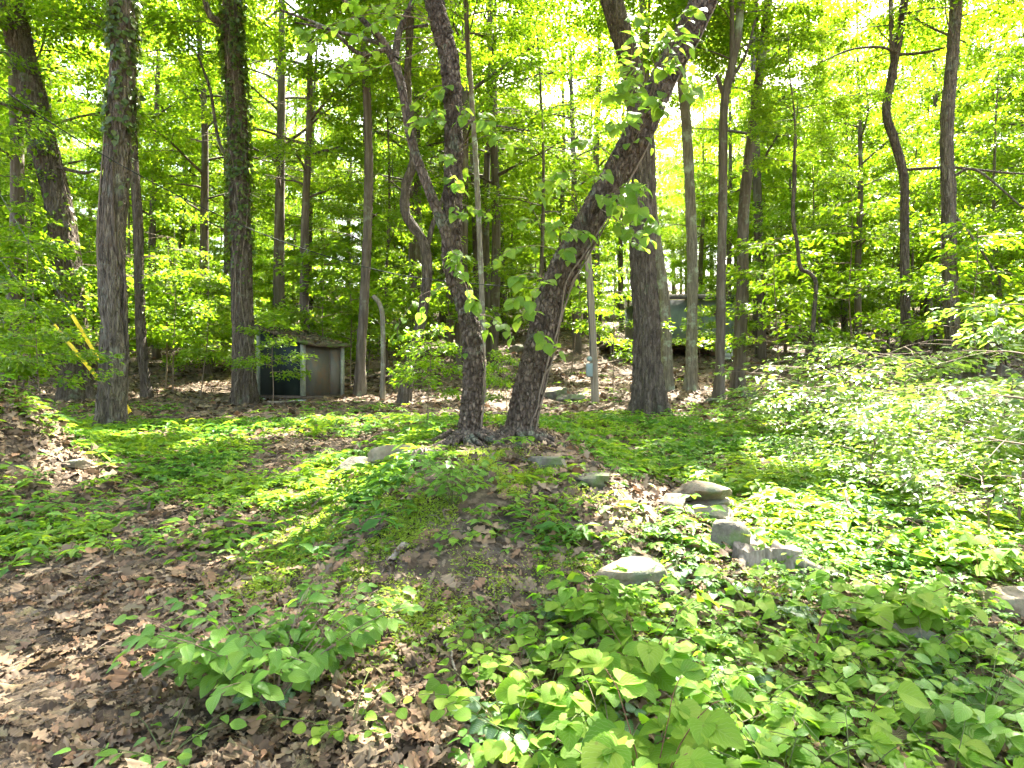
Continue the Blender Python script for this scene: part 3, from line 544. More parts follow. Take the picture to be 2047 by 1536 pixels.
def wall(a, b, inset, th, z0, fn, mb=None):
    d = norm(b-a); n = np.array([d[1], -d[0]]); c = (C0+C3)/2
    if ((a+b)/2-c)@n < 0: n = -n
    p = [a+d*inset, b-d*inset]; v = []
    for q in p:
        for o in (0, -th): v += [[*(q+n*o), z0], [*(q+n*o), fn(q)]]
    mb = mb or MB(); mb.add(np.array(v), [[0, 4, 5, 1], [2, 3, 7, 6], [0, 1, 3, 2], [4, 6, 7, 5], [1, 5, 7, 3], [0, 2, 6, 4]]); return mb, d, n
mb, d01, n01 = wall(C0, C1, .03, .03, FZ, top); obj('wall', world_mesh(mb, 'wall', base), M['shed_dark'], shed)
for a, b in ((.03, .66), (.69, .97)):
    e = C2-C0; mb, d02, n02 = wall(C0+e*a, C0+e*b, 0, .03, FZ, top); obj('wall_panel', world_mesh(mb, 'wall_panel', base), M['shed_brown'], shed)
mb, _, _ = wall(C0+(C2-C0)*.655, C0+(C2-C0)*.695, 0, .045, FZ+.02, top); obj('batten', world_mesh(mb, 'batten', base), M['wood_dark'], shed)
for a, b in ((C1, C3), (C3, C2)):
    mb, _, _ = wall(a, b, .03, .03, FZ, top); obj('wall', world_mesh(mb, 'wall', base), M['shed_dark'], shed)
for q in (C0, C1, C2, C3):
    mb = MB(); mb.box([*q, (FZ-.02+top(q)-.03)/2], (.11, .11, top(q)-.03-FZ+.02), math.atan2(d01[1], d01[0])); obj('corner_trim', world_mesh(mb, 'corner_trim', base), M['trim_white'], shed)
# roof: a sagging slab with an uneven mossy edge
ex, ey = norm(C1-C0), norm(C2-C0); lx, ly = np.linalg.norm(C1-C0), np.linalg.norm(C2-C0)
a = np.linspace(-.22, lx+.15, 26); b_ = np.linspace(-.16, ly+.2, 22); AA, BB = np.meshgrid(a, b_, indexing='ij')
jit = .03*vnoise(AA*6, BB*6, 0, 5); RX = C0[0]+ex[0]*AA+ey[0]*BB; RY = C0[1]+ex[1]*AA+ey[1]*BB
RZ = 2.74+.50*AA/lx+.015+jit-.04*np.sin(np.pi*np.clip(BB/ly, 0, 1)); T_ = .07+.035*fbm(AA*7, BB*7, 0, 8, 3)
n1, n2 = AA.shape; topv = np.stack([RX, RY, RZ+T_], -1).reshape(-1, 3); botv = np.stack([RX, RY, RZ], -1).reshape(-1, 3); ii = np.arange(n1*n2).reshape(n1, n2); q4 = np.stack([ii[:-1, :-1], ii[1:, :-1], ii[1:, 1:], ii[:-1, 1:]], -1).reshape(-1, 4)
rim = np.concatenate([ii[0, :], ii[1:, -1], ii[-1, -2::-1], ii[-2:0:-1, 0]]); r2 = np.roll(rim, -1); N0 = n1*n2
mb = MB(); mb.add(np.vstack([topv, botv]), np.vstack([q4, q4[:, ::-1]+N0, np.stack([rim, r2, r2+N0, rim+N0], -1)])); obj('roof', world_mesh(mb, 'roof', base, True), M['roof_moss'], shed)
g_ = np.random.default_rng(33); na, nb_ = g_.integers(1, n1-1, 260), g_.integers(1, n2-1, 260); pos_ = topv.reshape(n1, n2, 3)[na, nb_]+np.column_stack([g_.normal(0, .04, 260), g_.normal(0, .04, 260), g_.uniform(.005, .03, 260)])-base; th_ = g_.uniform(0, 6.28, 260); ls_ = g_.uniform(.07, .15, 260); V, F = blades(pos_, np.column_stack([np.cos(th_), np.sin(th_), g_.normal(0, .2, 260)]), np.array([0, 0, 1.])+g_.normal(0, .35, (260, 3)), ls_, ls_*.7, T4)
tag(obj('roof_leaves', mesh_np('roof_leaves', V, F, False), M['litter'], shed), kind='stuff')
mb = MB(); fc = (C0+C3)/2; mb.box([*fc, FZ-.06], (lx-.04, ly-.04, .09), math.atan2(ex[1], ex[0])); obj('floor', world_mesh(mb, 'floor', base), M['wood_dark'], shed)
for s, t in ((.1, .08), (.5, .08), (.9, .08), (.1, .9), (.5, .9), (.9, .9)):
    q = C0+(C1-C0)*s+(C2-C0)*t; z = gz(*q); mb = MB(); mb.box([*q, (z-.1+FZ-.11)/2], (.2, .2, FZ-.11-z+.1), .6); obj('foundation_block', world_mesh(mb, 'foundation_block', base), M['block'], shed)
mb = MB(); p = smooth_path([P(535, 800, 16.9), P(560, 797, 16.8), P(593, 790, 16.7)], 6); p[:, 2] = ground(p[:, 0], p[:, 1])+.06; mb.add(*tube(p, np.full(6, .03), 6)); plank = obj('board', mb.mesh('board'), M['dead_wood']); tag(plank, 'grey board lying on the ground before the dark shed wall', 'board')

# ------------------------------------------------------------------ cabin up the slope
cx0, cx1, cyf, cyb = P(1255, 700, 30)[0], P(1468, 700, 30)[0], 30.0, 33.6; FL = 3.72; WH = 5.72
cb = np.array([(cx0+cx1)/2, cyf, gz((cx0+cx1)/2, cyf)])
cabin = thing('cabin', 'pale green cabin raised on block piers up the slope', 'cabin', tuple(cb))
def cbox(name, x0, x1, y0, y1, z0, z1, mat, par=None):
    mb = MB(); mb.box([(x0+x1)/2, (y0+y1)/2, (z0+z1)/2], (x1-x0, y1-y0, z1-z0))
    return obj(name, world_mesh(mb, name, cb), M[mat], par or cabin)
wx0, wx1, wz0, wz1 = P(1404, 0, 30)[0], P(1448, 0, 30)[0], P(0, 632, 30)[2], P(0, 613, 30)[2]
x = cx0+.55
cbox('wall', x, wx0, cyf, cyf+.1, FL, WH, 'cabin_green'); cbox('wall', wx1, cx1, cyf, cyf+.1, FL, WH, 'cabin_green')
cbox('wall', wx0, wx1, cyf+.002, cyf+.1, FL, wz0, 'cabin_green'); cbox('wall', wx0, wx1, cyf+.002, cyf+.1, wz1, WH, 'cabin_green')
for a, b in ((x, x+.1), (cx1-.1, cx1)): cbox('wall', a, b, cyf+.1, cyb, FL, WH, 'cabin_green')
cbox('wall', x, cx1, cyb, cyb+.1, FL, WH, 'cabin_green'); cbox('floor', x-.02, cx1+.02, cyf-.03, cyb+.12, FL-.2, FL-.004, 'wood_dark')
win = cbox('window', wx0+.03, wx1-.03, cyf+.06, cyf+.075, wz0+.03, wz1-.03, 'screen')
for a, b, c, d in ((wx0, wx1, wz0, wz0+.04), (wx0, wx1, wz1-.04, wz1), (wx0, wx0+.04, wz0+.04, wz1-.04), (wx1-.04, wx1, wz0+.04, wz1-.04)): cbox('frame', a, b, cyf-.02, cyf+.05, c, d, 'dead_wood', win)
cbox('corner_trim', cx1-.06, cx1+.03, cyf-.035, cyf-.004, FL, WH, 'trim_white'); cbox('corner_trim', x-.03, x+.06, cyf-.035, cyf-.004, FL, WH, 'trim_white')
mb = MB(); v = []
for yy, zz in ((cyf-.55, WH-.02), (cyb+.4, WH+.75)):
    for xx in (cx0-.1, cx1+.35): v += [[xx, yy, zz], [xx, yy, zz+.14]]
mb.add(np.array(v), [[0, 2, 3, 1], [4, 5, 7, 6], [0, 1, 5, 4], [2, 6, 7, 3], [1, 3, 7, 5], [0, 4, 6, 2]]); obj('roof', world_mesh(mb, 'roof', cb), M['cabin_roof'], cabin)
for q in (x+.25, (x+cx1)/2+.25, cx1-.25):
    z = gz(q, cyf+.2); k = 0; zz = z-.1
    while zz < FL-.21: 
        cbox('pier_block', q-.2, q+.2, cyf+.05, cyf+.35, zz, min(zz+.19, FL-.205), 'block'); zz += .2
for q in (cx0-.9, cx0-.45, cx0, x): cbox('deck_post', q, q+.09, cyf-.2, cyf-.11, gz(q, cyf-.15)-.1, FL-.22, 'wood_dark')
cbox('deck', cx0-1.0, x+.05, cyf-.25, cyb-.6, FL-.22, FL-.08, 'wood_dark')

# ------------------------------------------------------------------ utility pole, meter box, cable, guy wires
pb = hit(1190, 808); pole = thing('utility_pole', 'weathered grey wooden utility pole leaning slightly left, with a meter box', 'pole', tuple(pb))
pt = P(1170, 430, pb[1]+.2); pp = smooth_path([pb-np.array([0, 0, .3]), pb, (pb+pt)/2+np.array([.03, 0, 0]), pt], 60)
s_ = np.linspace(0, 1, 60)[:, None]; th = np.arange(20)/20*6.283
dsp = .006*vnoise(np.cos(th)[None]*5+s_*0, np.sin(th)[None]*5+s_*0, s_*9, 4)
V, F = tube(pp-pb, np.linspace(.112, .092, 60), 20, True, dsp); obj('post', mesh_np('post', V, F), M['pole_wood'], pole)
mbx = P(1178, 740, pb[1]-.14); mb = MB(); mb.box(mbx, (.17, .12, .36)); me = world_mesh(mb, 'meter_box', pb); box_o = obj('meter_box', me, M['grey_metal'], pole)
bv = box_o.modifiers.new('bevel', 'BEVEL'); bv.width = .012; bv.segments = 2
p = P(1178, 718, pb[1]-.16); tt = np.linspace(0, 1, 8); q = p+np.array([0, -.02, 0])+np.column_stack([0*tt, -.10*tt, 0*tt]); V, F = tube(q-pb, .075*np.array([1, 1, .98, .96, .92, .85, .7, .45]), 16); obj('meter_dial', mesh_np('meter_dial', V, F), M['grey_metal'], box_o)
q = smooth_path([P(1182, 712, pb[1]-.12), P(1178, 640, pb[1]-.02), P(1175, 585, pb[1]-.0)], 16)+np.array([-.02, -.10, 0]); V, F = tube(q-pb, np.full(16, .010), 8); obj('conduit', mesh_np('conduit', V, F), M['cable'], pole)
q = smooth_path([P(-420, -160, 6.0), P(0, 175, 8.6), P(250, 335, 10.6), P(500, 458, 12.6), P(700, 526, 14.4), P(870, 560, 15.6), P(1174, 585, pb[1]-.1)], 60)
V, F = tube(q, np.full(60, .011), 6); tag(obj('overhead_cable', mesh_np('overhead_cable', V, F), M['cable']), 'thin dark service cable sagging from upper left to the utility pole', 'cable')
def guard(label, a, b, Ya, Yb, far):
    A = P(*a, Ya); B = P(*b, Yb); A[2] = gz(A[0], A[1])-.02
    g = thing('guy_wire', label, 'guy wire', tuple(A)); d = norm(B-A); L_ = np.linalg.norm(B-A)
    q = A+d*np.linspace(.12, L_, 12)[:, None]; V, F = tube(q-A, np.full(12, .037), 10); obj('guard', mesh_np('guard', V, F), M['yellow'], g)
    C = B+d*far; q = np.array([A, A+d*.12, B, C]); V, F = tube(q-A, np.full(4, .006), 6, False); obj('wire', mesh_np('wire', V, F), M['steel'], g)
guard('yellow guard tube on guy wire, the steeper upper one behind the vine trunk', (266, 842), (144, 630), 13.6, 13.2, 9.0)
guard('yellow guard tube on guy wire, the flatter lower one behind the vine trunk', (262, 845), (108, 650), 13.4, 13.0, 7.0)

# ------------------------------------------------------------------ rocks, stump, logs
def rock(name, label, u, v, size, seed, mat='rock', rz=0.0, sink=.25, Y=None, lift=0.0, group=None, ang=1.0, cat='rock'):
    b = hit(u, v) if Y is None else P(u, v, Y); g = np.random.default_rng(seed)
    n, m = 26, 40; ph = np.linspace(0, math.pi, n)[:, None]; th = np.arange(m)[None]/m*2*math.pi
    D = np.stack([np.sin(ph)*np.cos(th), np.sin(ph)*np.sin(th), np.cos(ph)+0*th], -1)
    # faceted: cut a superellipsoid with random planes
    r = 1.15/np.maximum(.01, (np.abs(D)**4).sum(-1)**.25)*.9
    for k in range(int(11*ang)):
        nn = norm(g.normal(0, 1, 3)*np.array([1, 1, .8])); h = g.uniform(.62, .95); c = D@nn; r = np.where(c > .05, np.minimum(r, h/np.maximum(c, .05)), r)
    r = r*(1+.07*fbm(D[..., 0]*2+seed, D[..., 1]*2, D[..., 2]*2, seed, 3)+.02*fbm(D[..., 0]*8, D[..., 1]*8, D[..., 2]*8, seed, 2))
    V = (D*r[..., None]).reshape(-1, 3)*np.array(size)*.5; c, s = math.cos(rz), math.sin(rz); V = np.column_stack([V[:, 0]*c-V[:, 1]*s, V[:, 0]*s+V[:, 1]*c, V[:, 2]])
    i = np.arange(n-1)[:, None]*m; j = np.arange(m)[None]; F = np.stack([i+j, i+m+j, i+m+(j+1) % m, i+(j+1) % m], -1).reshape(-1, 4)
    o = obj(name, mesh_np(name, V, F), M[mat], None, (b[0], b[1], b[2]+size[2]*(.5-sink)+lift)); tag(o, label, cat, group)
    try: o.data.polygons.foreach_set('use_smooth', np.ones(len(o.data.polygons), bool)); o.data.set_sharp_from_angle(angle=math.radians(28))
    except Exception: pass
    return o
rock('stone', 'broad pale stone on top of the small stacked pile', 1398, 1028, (.62, .44, .20), 31, rz=.15, sink=0, lift=.13)
rock('stone', 'flat wedge-shaped stone in the middle of the stacked pile', 1412, 1028, (.56, .38, .12), 32, rz=-.1, sink=0, lift=.06)
rock('stone', 'small upright stone at the left of the stacked pile', 1345, 1025, (.24, .25, .18), 33, sink=.25, lift=.02)
rock('stone', 'low grey slab under the stacked stone pile', 1400, 1036, (.66, .42, .16), 34, sink=.3)
rock('boulder', 'smooth half-buried pinkish boulder behind the raspberry leaves', 1255, 1155, (.50, .36, .20), 35, 'rock', .2, .42, ang=.4)
rock('boulder', 'mossy rock wedge at the left end of the mound crest', 705, 955, (.50, .38, .30), 36, 'rock_moss', .3, .2)
rock('boulder', 'long pale rock ridge on the mound crest, lit by sun', 790, 925, (.62, .40, .26), 37, 'rock', .5, .22)
rock('boulder', 'low rock clasped by roots right of the leaning trunk', 1095, 935, (.55, .36, .22), 38, 'rock_moss', -.4, .38)
rock('boulder', 'grey sloping rock downhill from the root-clasped rock', 1180, 968, (.44, .3, .18), 39, 'rock_moss', -.5, .4)
rock('boulder', 'flat slab in the green carpet right of the leaning trunk', 1315, 893, (.80, .45, .14), 40, 'rock_moss', .1, .3, ang=.8)
rock('boulder', 'largest stone of the heap behind the leaning trunk', 1110, 797, (1.0, .6, .42), 41, 'rock_moss', .1, .2)
rock('boulder', 'lower flat stone of the heap behind the leaning trunk', 1140, 802, (.8, .5, .26), 42, 'rock_moss', -.2, .2)
rock('boulder', 'small stone slab sunk in herbs below the stone heap', 1110, 848, (.5, .35, .12), 43, 'rock_moss', 0, .3)
rock('boulder', 'dark boulder on the leafy slope left of the utility pole', 1035, 705, (1.2, .8, .6), 44, 'rock_moss', 0, .3)
rock('boulder', 'low dark rock before the slim forked trunk', 1420, 806, (.55, .4, .2), 45, 'rock_moss', .2, .3)
rock('boulder', 'rounded dark rock right of the sturdy brown trunk', 1505, 800, (.5, .4, .36), 46, 'rock_moss', .2, .25)
rock('boulder', 'pale boulder half hidden in leaves at the right edge', 2020, 1225, (.45, .4, .28), 47, 'rock', .4, .35)
rock('boulder', 'grey boulder with rough top among brambles, lower right', 1805, 1290, (.36, .25, .2), 48, 'rock', -.5, .35)
rock('boulder', 'flat sunlit stone in the herbs left of the path edge', 150, 933, (.42, .3, .12), 49, 'rock', 0, .3)
rock('boulder', 'mossy boulder behind the sunlit shrubs at far right', 1995, 760, (1.6, .9, .7), 50, 'rock_moss', .1, .25)

# stump: cut trunk with buttress roots and torn tops
sb = hit(1515, 1125); stump = thing('tree_stump', 'weathered grey cut stump with jagged buttress, beside the stacked stones', 'stump', tuple(sb))
n, m = 30, 90; th = np.arange(m)/m*6.283; zs = np.linspace(0, 1, n)
R0 = .19+.04*np.cos(th*3+.8)+.09*np.exp(-((th-2.6)/.5)**2)+.07*np.exp(-((th-5.9)/.4)**2)+.02*vnoise(th*6, th*0, 0, 3)
hgt = .20+.07*np.exp(-((th-2.2)/.7)**2)-.05*np.exp(-((th-.3)/.6)**2)+.02*vnoise(th*4, th*0, 0, 5)
V = []
for z in zs:
    r = R0*(1+.45*(1-z)**2.2)*(1+.035*vnoise(th*9, th*0+z*1.2, 0, 8)+.02*vnoise(th*22, th*0+z*.8, 0, 9)); V.append(np.column_stack([r*np.cos(th), r*np.sin(th), hgt*z-.06]))
for k, f in enumerate((.82, .55, .28, .02)):
    V.append(np.column_stack([R0*f*np.cos(th), R0*f*np.sin(th), hgt*(1-.12*(1-f))-.06+.02*vnoise(th*3*f+k, th*0+f*4, 0, 11)-.05*(1-f)]))
V = np.concatenate(V); rows = n+4; i = np.arange(rows-1)[:, None]*m; j = np.arange(m)[None]; F = np.stack([i+j, i+(j+1) % m, i+m+(j+1) % m, i+m+j], -1).reshape(-1, 4)
obj('stump_base', mesh_np('stump_base', V, F), M['dead_wood'], stump)
for k, (a, l, w) in enumerate(((2.6, .42, .07), (3.9, .34, .055), (5.8, .46, .06), (.2, .3, .05))):
    tt = np.linspace(0, 1, 14); q = np.column_stack([math.cos(a)*(.12+l*tt), math.sin(a)*(.12+l*tt)+.05*np.sin(tt*5+k), .14*(1-tt)**1.5-.02]); V, F = tube(q, w*(1-.75*tt), 10, True, .008*fbm(tt[:, None]*9, np.arange(10)[None]*1.0, 0, k)); obj('root', mesh_np('root', V, F), M['dead_wood'], stump)
rock('stone', 'dark angular stone leaning on the left of the stump', 1450, 1105, (.34, .28, .30), 51, 'rock_moss', .5, .2)

def stick(label, pts, r0, r1, seed=0, mat='dead_wood', name='fallen_branch', fork=None, lift=.02):
    g = np.random.default_rng(seed); q = np.array([hit(u, v)+np.array([0, 0, dz]) for u, v, dz in pts]); b = q[0].copy(); n = 24
    p = smooth_path(q, n)+g.normal(0, .004, (n, 3)); V, F = tube(p-b, np.linspace(r0, r1, n), 8, True, r0*.12*fbm(np.linspace(0, 8, n)[:, None]+0*np.arange(8)[None], np.arange(8)[None]*1.3+0*np.linspace(0, 1, n)[:, None], 0, seed, 2))
    t = thing(name, label, 'branch', tuple(b)); obj('shaft', mesh_np('shaft', V, F), M[mat], t)
    for f in fork or ():
        q2 = np.array([p[int(f[0]*(n-1))], *[hit(u, v)+np.array([0, 0, dz]) for u, v, dz in f[1:]]]); p2 = smooth_path(q2, 10); V, F = tube(p2-b, np.linspace(r1*1.3, r1*.5, 10), 6); obj('side_twig', mesh_np('side_twig', V, F), M[mat], t)
stick('thin grey stick lying down the bare bank, lower centre', [(888, 1275, .05), (902, 1330, .05), (928, 1420, .03)], .009, .006, 1)
stick('rough bark-covered stick among fallen leaves at the bottom centre', [(862, 1385, .02), (905, 1440, .02), (960, 1500, .02)], .014, .018, 2)
stick('short broken log stub on the mossy bank', [(778, 1130, .03), (800, 1108, .04), (812, 1100, .04)], .02, .026, 3)
stick('long dark forked branch lying through the sunny herbs, right', [(1680, 1085, .04), (1760, 1060, .10), (1850, 1070, .12), (1960, 1090, .06)], .012, .02, 4, 'bark_dark' if False else 'twig', fork=[(.3, (1700, 1040, .12), (1690, 1010, .15))])
stick('pale peeled stick poking from the green carpet, right', [(1648, 967, .05), (1690, 985, .10), (1720, 1005, .05)], .014, .02, 5)
stick('long thin bent twig arching over brambles, bottom centre', [(975, 1520, .02), (1030, 1460, .06), (1130, 1445, .05), (1170, 1445, .03)], .004, .003, 6, 'twig', 'fallen_twig')
stick('thin arched twig with forked end, lower centre right', [(1105, 1395, .02), (1160, 1310, .10), (1200, 1300, .12), (1240, 1340, .02)], .003, .003, 7, 'twig', 'fallen_twig', fork=[(.7, (1215, 1290, .08), (1230, 1275, .04))])
stick('pale stick on the sunny strip right of the bent slender tree', [(830, 785, .05), (870, 780, .06), (905, 776, .05)], .03, .02, 8)
stick('sunlit twig on the green flat left of the mound', [(165, 905, .06), (220, 908, .08), (232, 895, .10)], .010, .006, 9)
stick('fallen branch crossing the slope beside the utility pole', [(1150, 745, .1), (1200, 738, .2), (1260, 728, .3)], .05, .03, 10, 'twig')
# little heap of exposed roots on the mound crest
rb = hit(845, 925); rm = thing('root_clump', 'tangle of exposed roots on the mound crest left of the S-curved trunk', 'roots', tuple(rb))
g = np.random.default_rng(77)
for k in range(26):
    a = g.uniform(-2.6, .6); l = g.uniform(.18, .42); tt = np.linspace(0, 1, 9); q = np.column_stack([math.cos(a)*l*tt+g.normal(0, .04), math.sin(a)*l*tt*.8+g.normal(0, .05), .13*(1-tt**1.6)+.02*np.sin(tt*6+k)-.06*tt]); V, F = tube(q, np.linspace(g.uniform(.008, .02), .004, 9), 6); obj('root', mesh_np('root', V, F), M['vine'], rm)
for tb, c in (('big scaly-barked tree leaning strongly right, pale vines creeping up its trunk', (1035, 890)), ('dark scaly-barked tree with S-curved trunk, left of the leaning tree on the mound', (930, 888))):
    root, p_, r_, b = HERO[tb]
    for k in range(9):
        a = -2.9+k*.42+g.normal(0, .1); l = g.uniform(.35, .8); tt = np.linspace(0, 1, 12); q = np.column_stack([math.cos(a)*(.16+l*tt)+.05*np.sin(tt*5+k), math.sin(a)*(.16+l*tt), 0*tt]); q[:, 2] = ground(q[:, 0]+b[0], q[:, 1]+b[1])-b[2]+.16*(1-tt)**2.2-.012; V, F = tube(q, g.uniform(.035, .06)*(1-.85*tt)+.004, 8); obj('root', mesh_np('root', V, F), M['bark_plate'], root)

# ------------------------------------------------------------------ leaf shapes for single leaves
def leaf_template(name, fn, rows=10, fold=.12, droop=.25, twist=0.0, hb=0.0):
    """three columns (edge, midrib, edge) by rows; fn(t) half width; hb: heart-shaped base lobes reach back by hb"""
    t = np.linspace(0, 1, rows+1); V = []; U = []
    for k, a in enumerate(t):
        w = fn(a, k); y = a-hb*math.exp(-(a/.12)**2)*(1 if w > 0 else 0); z = -droop*a*a
        for s in (-1, 0, 1):
            yy = a if s == 0 else y; V.append([s*w, yy, z+(fold*w*2 if s else 0)+s*twist*a*w]); U.append([s*1.0, a])
    V = np.array(V); U = np.array(U); F = []
    for k in range(rows):
        o = 3*k
        F += [[o, o+1, o+4, o+3], [o+1, o+2, o+5, o+4]]
    return mesh_np(name, V, np.array(F), True, U)
LEAF = {}
def saw(k): return 1.0 if k % 2 == 0 else .90
def w_bramble(a, k): return .02 if a == 0 else max(0, .52*math.sin(math.pi*min(1, a**.62*.98+.02))**.8)*saw(k)*(1 if a < .999 else 0)
def w_ovate(a, k): return .015 if a == 0 else .34*math.sin(math.pi*a**.8)**.85*(.97 if k % 2 else 1)
def w_round(a, k): return .03 if a == 0 else .46*math.sin(math.pi*a**.75)**.6
WO = [.012, .02, .06, .13, .17, .15, .10, .11, .20, .27, .25, .15, .12, .22, .26, .19, .12, .10, .01]
def w_oak(a, k): return WO[min(k, 18)]
def w_creep(a, k): return .01 if a == 0 else .24*math.sin(math.pi*a**1.25)**.9*saw(k)
for k, (fo, dr, tw) in enumerate(((.10, .18, 0), (.16, .30, .15), (.05, .10, -.15), (.2, .4, .1))):
    LEAF['bramble', k] = leaf_template('leaf_bramble', w_bramble, 14, fo, dr, tw, .12)
    LEAF['ovate', k] = leaf_template('leaf_ovate', w_ovate, 10, fo, dr, tw)
    LEAF['round', k] = leaf_template('leaf_round', w_round, 8, fo, dr*.6, tw, .05)
    LEAF['oak', k] = leaf_template('leaf_oak', w_oak, 18, fo*2.2*(-1 if k % 2 else 1), dr*(1.2 if k < 2 else -.9), tw*4)
    LEAF['creep', k] = leaf_template('leaf_creeper', w_creep, 10, fo, dr*.7, tw)
    LEAF['silver', k] = leaf_template('leaf_silver', w_bramble, 10, fo, dr*.6, tw, .05)
LMAT = {'bramble': 'leaf_bramble', 'ovate': 'leaf_glossy', 'round': 'leaf_bramble', 'creep': 'leaf_bramble', 'silver': 'leaf_silver', 'oak': 'litter_obj', 'vine': 'leaf_vine'}
def leaf_obj(kind, pos, axis, nrm, ln, parent, g, name='leaf', wid=1.0, mesh=None):
    ax = norm(np.asarray(axis, float)); x = norm(np.cross(ax, nrm)); n = np.cross(x, ax)
    me = LEAF[mesh or kind, int(g.integers(0, 4))]
    o = bpy.data.objects.new(name, me); COL.objects.link(o)
    if kind != 'vine' or len(me.materials):
        if len(me.materials) == 0: me.materials.append(M[LMAT[mesh or kind]])
    o.parent = parent
    m = Matrix.Identity(4)
    for r in range(3): m[r][0] = x[r]*ln*wid; m[r][1] = ax[r]*ln; m[r][2] = n[r]*ln; m[r][3] = pos[r]
    o.matrix_basis = m; return o
for k in range(4):
    LEAF['vine', k] = leaf_template('leaf_vine', w_bramble, 12, .1, .3, .1*(k-1.5), .1); LEAF['vine', k].materials.append(M['leaf_vine'])

def plant(name, label, cat, kind, u, v, h, spread, nstem, nleaf, ln, seed, stem='stem_green', group=None, three=False, whorl=0, lean=(0, 0), thick=.003, Y=None):
    g = np.random.default_rng(seed); b = hit(u, v) if Y is None else np.array([(u-1023.5)/FPX*Y, Y, gz((u-1023.5)/FPX*Y, Y)])
    root = thing(name, label, cat, tuple(b), group); a0 = g.uniform(0, 6.28)
    for s in range(nstem):
        a = a0+s*6.283/nstem+g.normal(0, .35); d = np.array([math.cos(a), math.sin(a), 0]); L = spread*g.uniform(.55, 1.1); hh = h*g.uniform(.65, 1.1)
        m = 9; t = np.linspace(0, 1, m)[:, None]; p = d*L*t**1.2+np.array([lean[0], lean[1], 0])*t**1.3+np.array([0, 0, 1])*hh*(1.55*t-.55*t**2.2)+np.cumsum(g.normal(0, .012*h, (m, 3)), 0)*t
        p[:, 2] = np.maximum(p[:, 2], ground(p[:, 0]+b[0], p[:, 1]+b[1])-b[2]+.015); p[0, 2] = -.02
        V, F = tube(p, np.linspace(thick, thick*.45, m), 5); obj('stem', mesh_np('stem', V, F), M[stem], root)
        k = max(2, int(round(nleaf/nstem*g.uniform(.8, 1.2))))
        if whorl:  # palmate whorl at stem tip
            e = p[-1]
            for q in range(whorl):
                aa = a+q*6.283/whorl+g.normal(0, .12); dd = np.array([math.cos(aa), math.sin(aa), -.12+g.normal(0, .1)]); leaf_obj(kind, e, dd, np.array([0, 0, 1.])+g.normal(0, .15, 3), ln*g.uniform(.8, 1.15), root, g)
            continue
        for i in range(k):
            q = .25+.75*(i+g.uniform(.2, .8))/k if i < k-1 else 1.0
            e = np.array([np.interp(q, t[:, 0], p[:, c]) for c in range(3)]); sd = 1 if i % 2 else -1
            aa = a+sd*g.uniform(.7, 1.5) if q < 1 else a; fwd = np.array([math.cos(aa), math.sin(aa), g.uniform(-.35, .15)])
            nr = np.array([0, -.12, 1.])+g.normal(0, .25, 3); sz = ln*g.uniform(.6, 1.2)*(1.1-.3*q)
            st = e+fwd*sz*.35
            leaf_obj(kind, st, fwd, nr, sz, root, g)
            if three:
                for w_ in (-1, 1):
                    a3 = aa+w_*g.uniform(.9, 1.25); leaf_obj(kind, e+fwd*sz*.22, np.array([math.cos(a3), math.sin(a3), fwd[2]-.05]), nr+g.normal(0, .15, 3), sz*g.uniform(.65, .8), root, g)
    return root
# the plants that stand out one by one in the foreground
plant('leafy_shrub', 'low shrub with glossy oval leaves spreading over fallen leaves, lower left', 'shrub', 'ovate', 545, 1430, .56, .62, 28, 295, .098, 1, 'twig', thick=.0035)
plant('leafy_shrub', 'glossy-leaved shoot left of the spreading glossy shrub', 'shrub', 'ovate', 430, 1400, .42, .42, 14, 160, .09, 201, 'twig')
plant('leafy_shrub', 'glossy-leaved shoot on the upper right of the spreading glossy shrub', 'shrub', 'ovate', 650, 1350, .42, .40, 14, 160, .09, 202, 'twig')
plant('leafy_shrub', 'two slim upright stems with tiny tip leaves rising from the glossy shrub', 'shrub', 'ovate', 630, 1265, .55, .06, 2, 9, .05, 2, 'stem_green', thick=.003)
plant('raspberry_bush', 'raspberry clump with toothed leaves in front of the half-buried boulder', 'bramble', 'bramble', 1180, 1285, .40, .42, 10, 50, .115, 3, 'stem_green', three=True)
plant('herb_clump', 'tall leafy herb clump climbing the mound crest below the two central trunks', 'plant', 'ovate', 905, 1020, .45, .45, 16, 150, .085, 4, 'stem_green')
plant('herb_clump', 'broad round-leaved herb on the bare bank below the crest clump', 'plant', 'round', 920, 1090, .14, .24, 6, 18, .085, 5)
plant('raspberry_bush', 'big pale raspberry shoot catching sun at bottom centre right', 'bramble', 'bramble', 1300, 1600, .50, .30, 6, 26, .145, 6, 'stem_red', three=True, Y=2.15)
plant('raspberry_bush', 'tall raspberry shoot with large leaves left of the stump foreground', 'bramble', 'bramble', 1280, 1400, .46, .26, 6, 22, .14, 7, 'stem_red', three=True)
plant('raspberry_bush', 'raspberry patch below the thin arched twig', 'bramble', 'bramble', 1170, 1480, .32, .32, 7, 26, .13, 8, 'stem_green', three=True)
plant('raspberry_bush', 'hairy red upright cane with few leaves, lower right', 'bramble', 'bramble', 1622, 1390, .42, .07, 1, 7, .085, 9, 'stem_red', thick=.009)
plant('raspberry_bush', 'sprawling bramble with big flat sunlit leaves, right of the red cane', 'bramble', 'bramble', 1790, 1270, .42, .48, 10, 44, .14, 10, 'stem_red', three=True)
plant('raspberry_bush', 'bramble spreading at the right edge above the pale boulder', 'bramble', 'bramble', 1960, 1170, .42, .50, 9, 40, .135, 11, 'stem_red', three=True)
plant('raspberry_bush', 'single broad bramble leaf shoot over bare brown leaves, bottom right', 'bramble', 'bramble', 1720, 1500, .28, .14, 3, 7, .13, 12, 'stem_red')
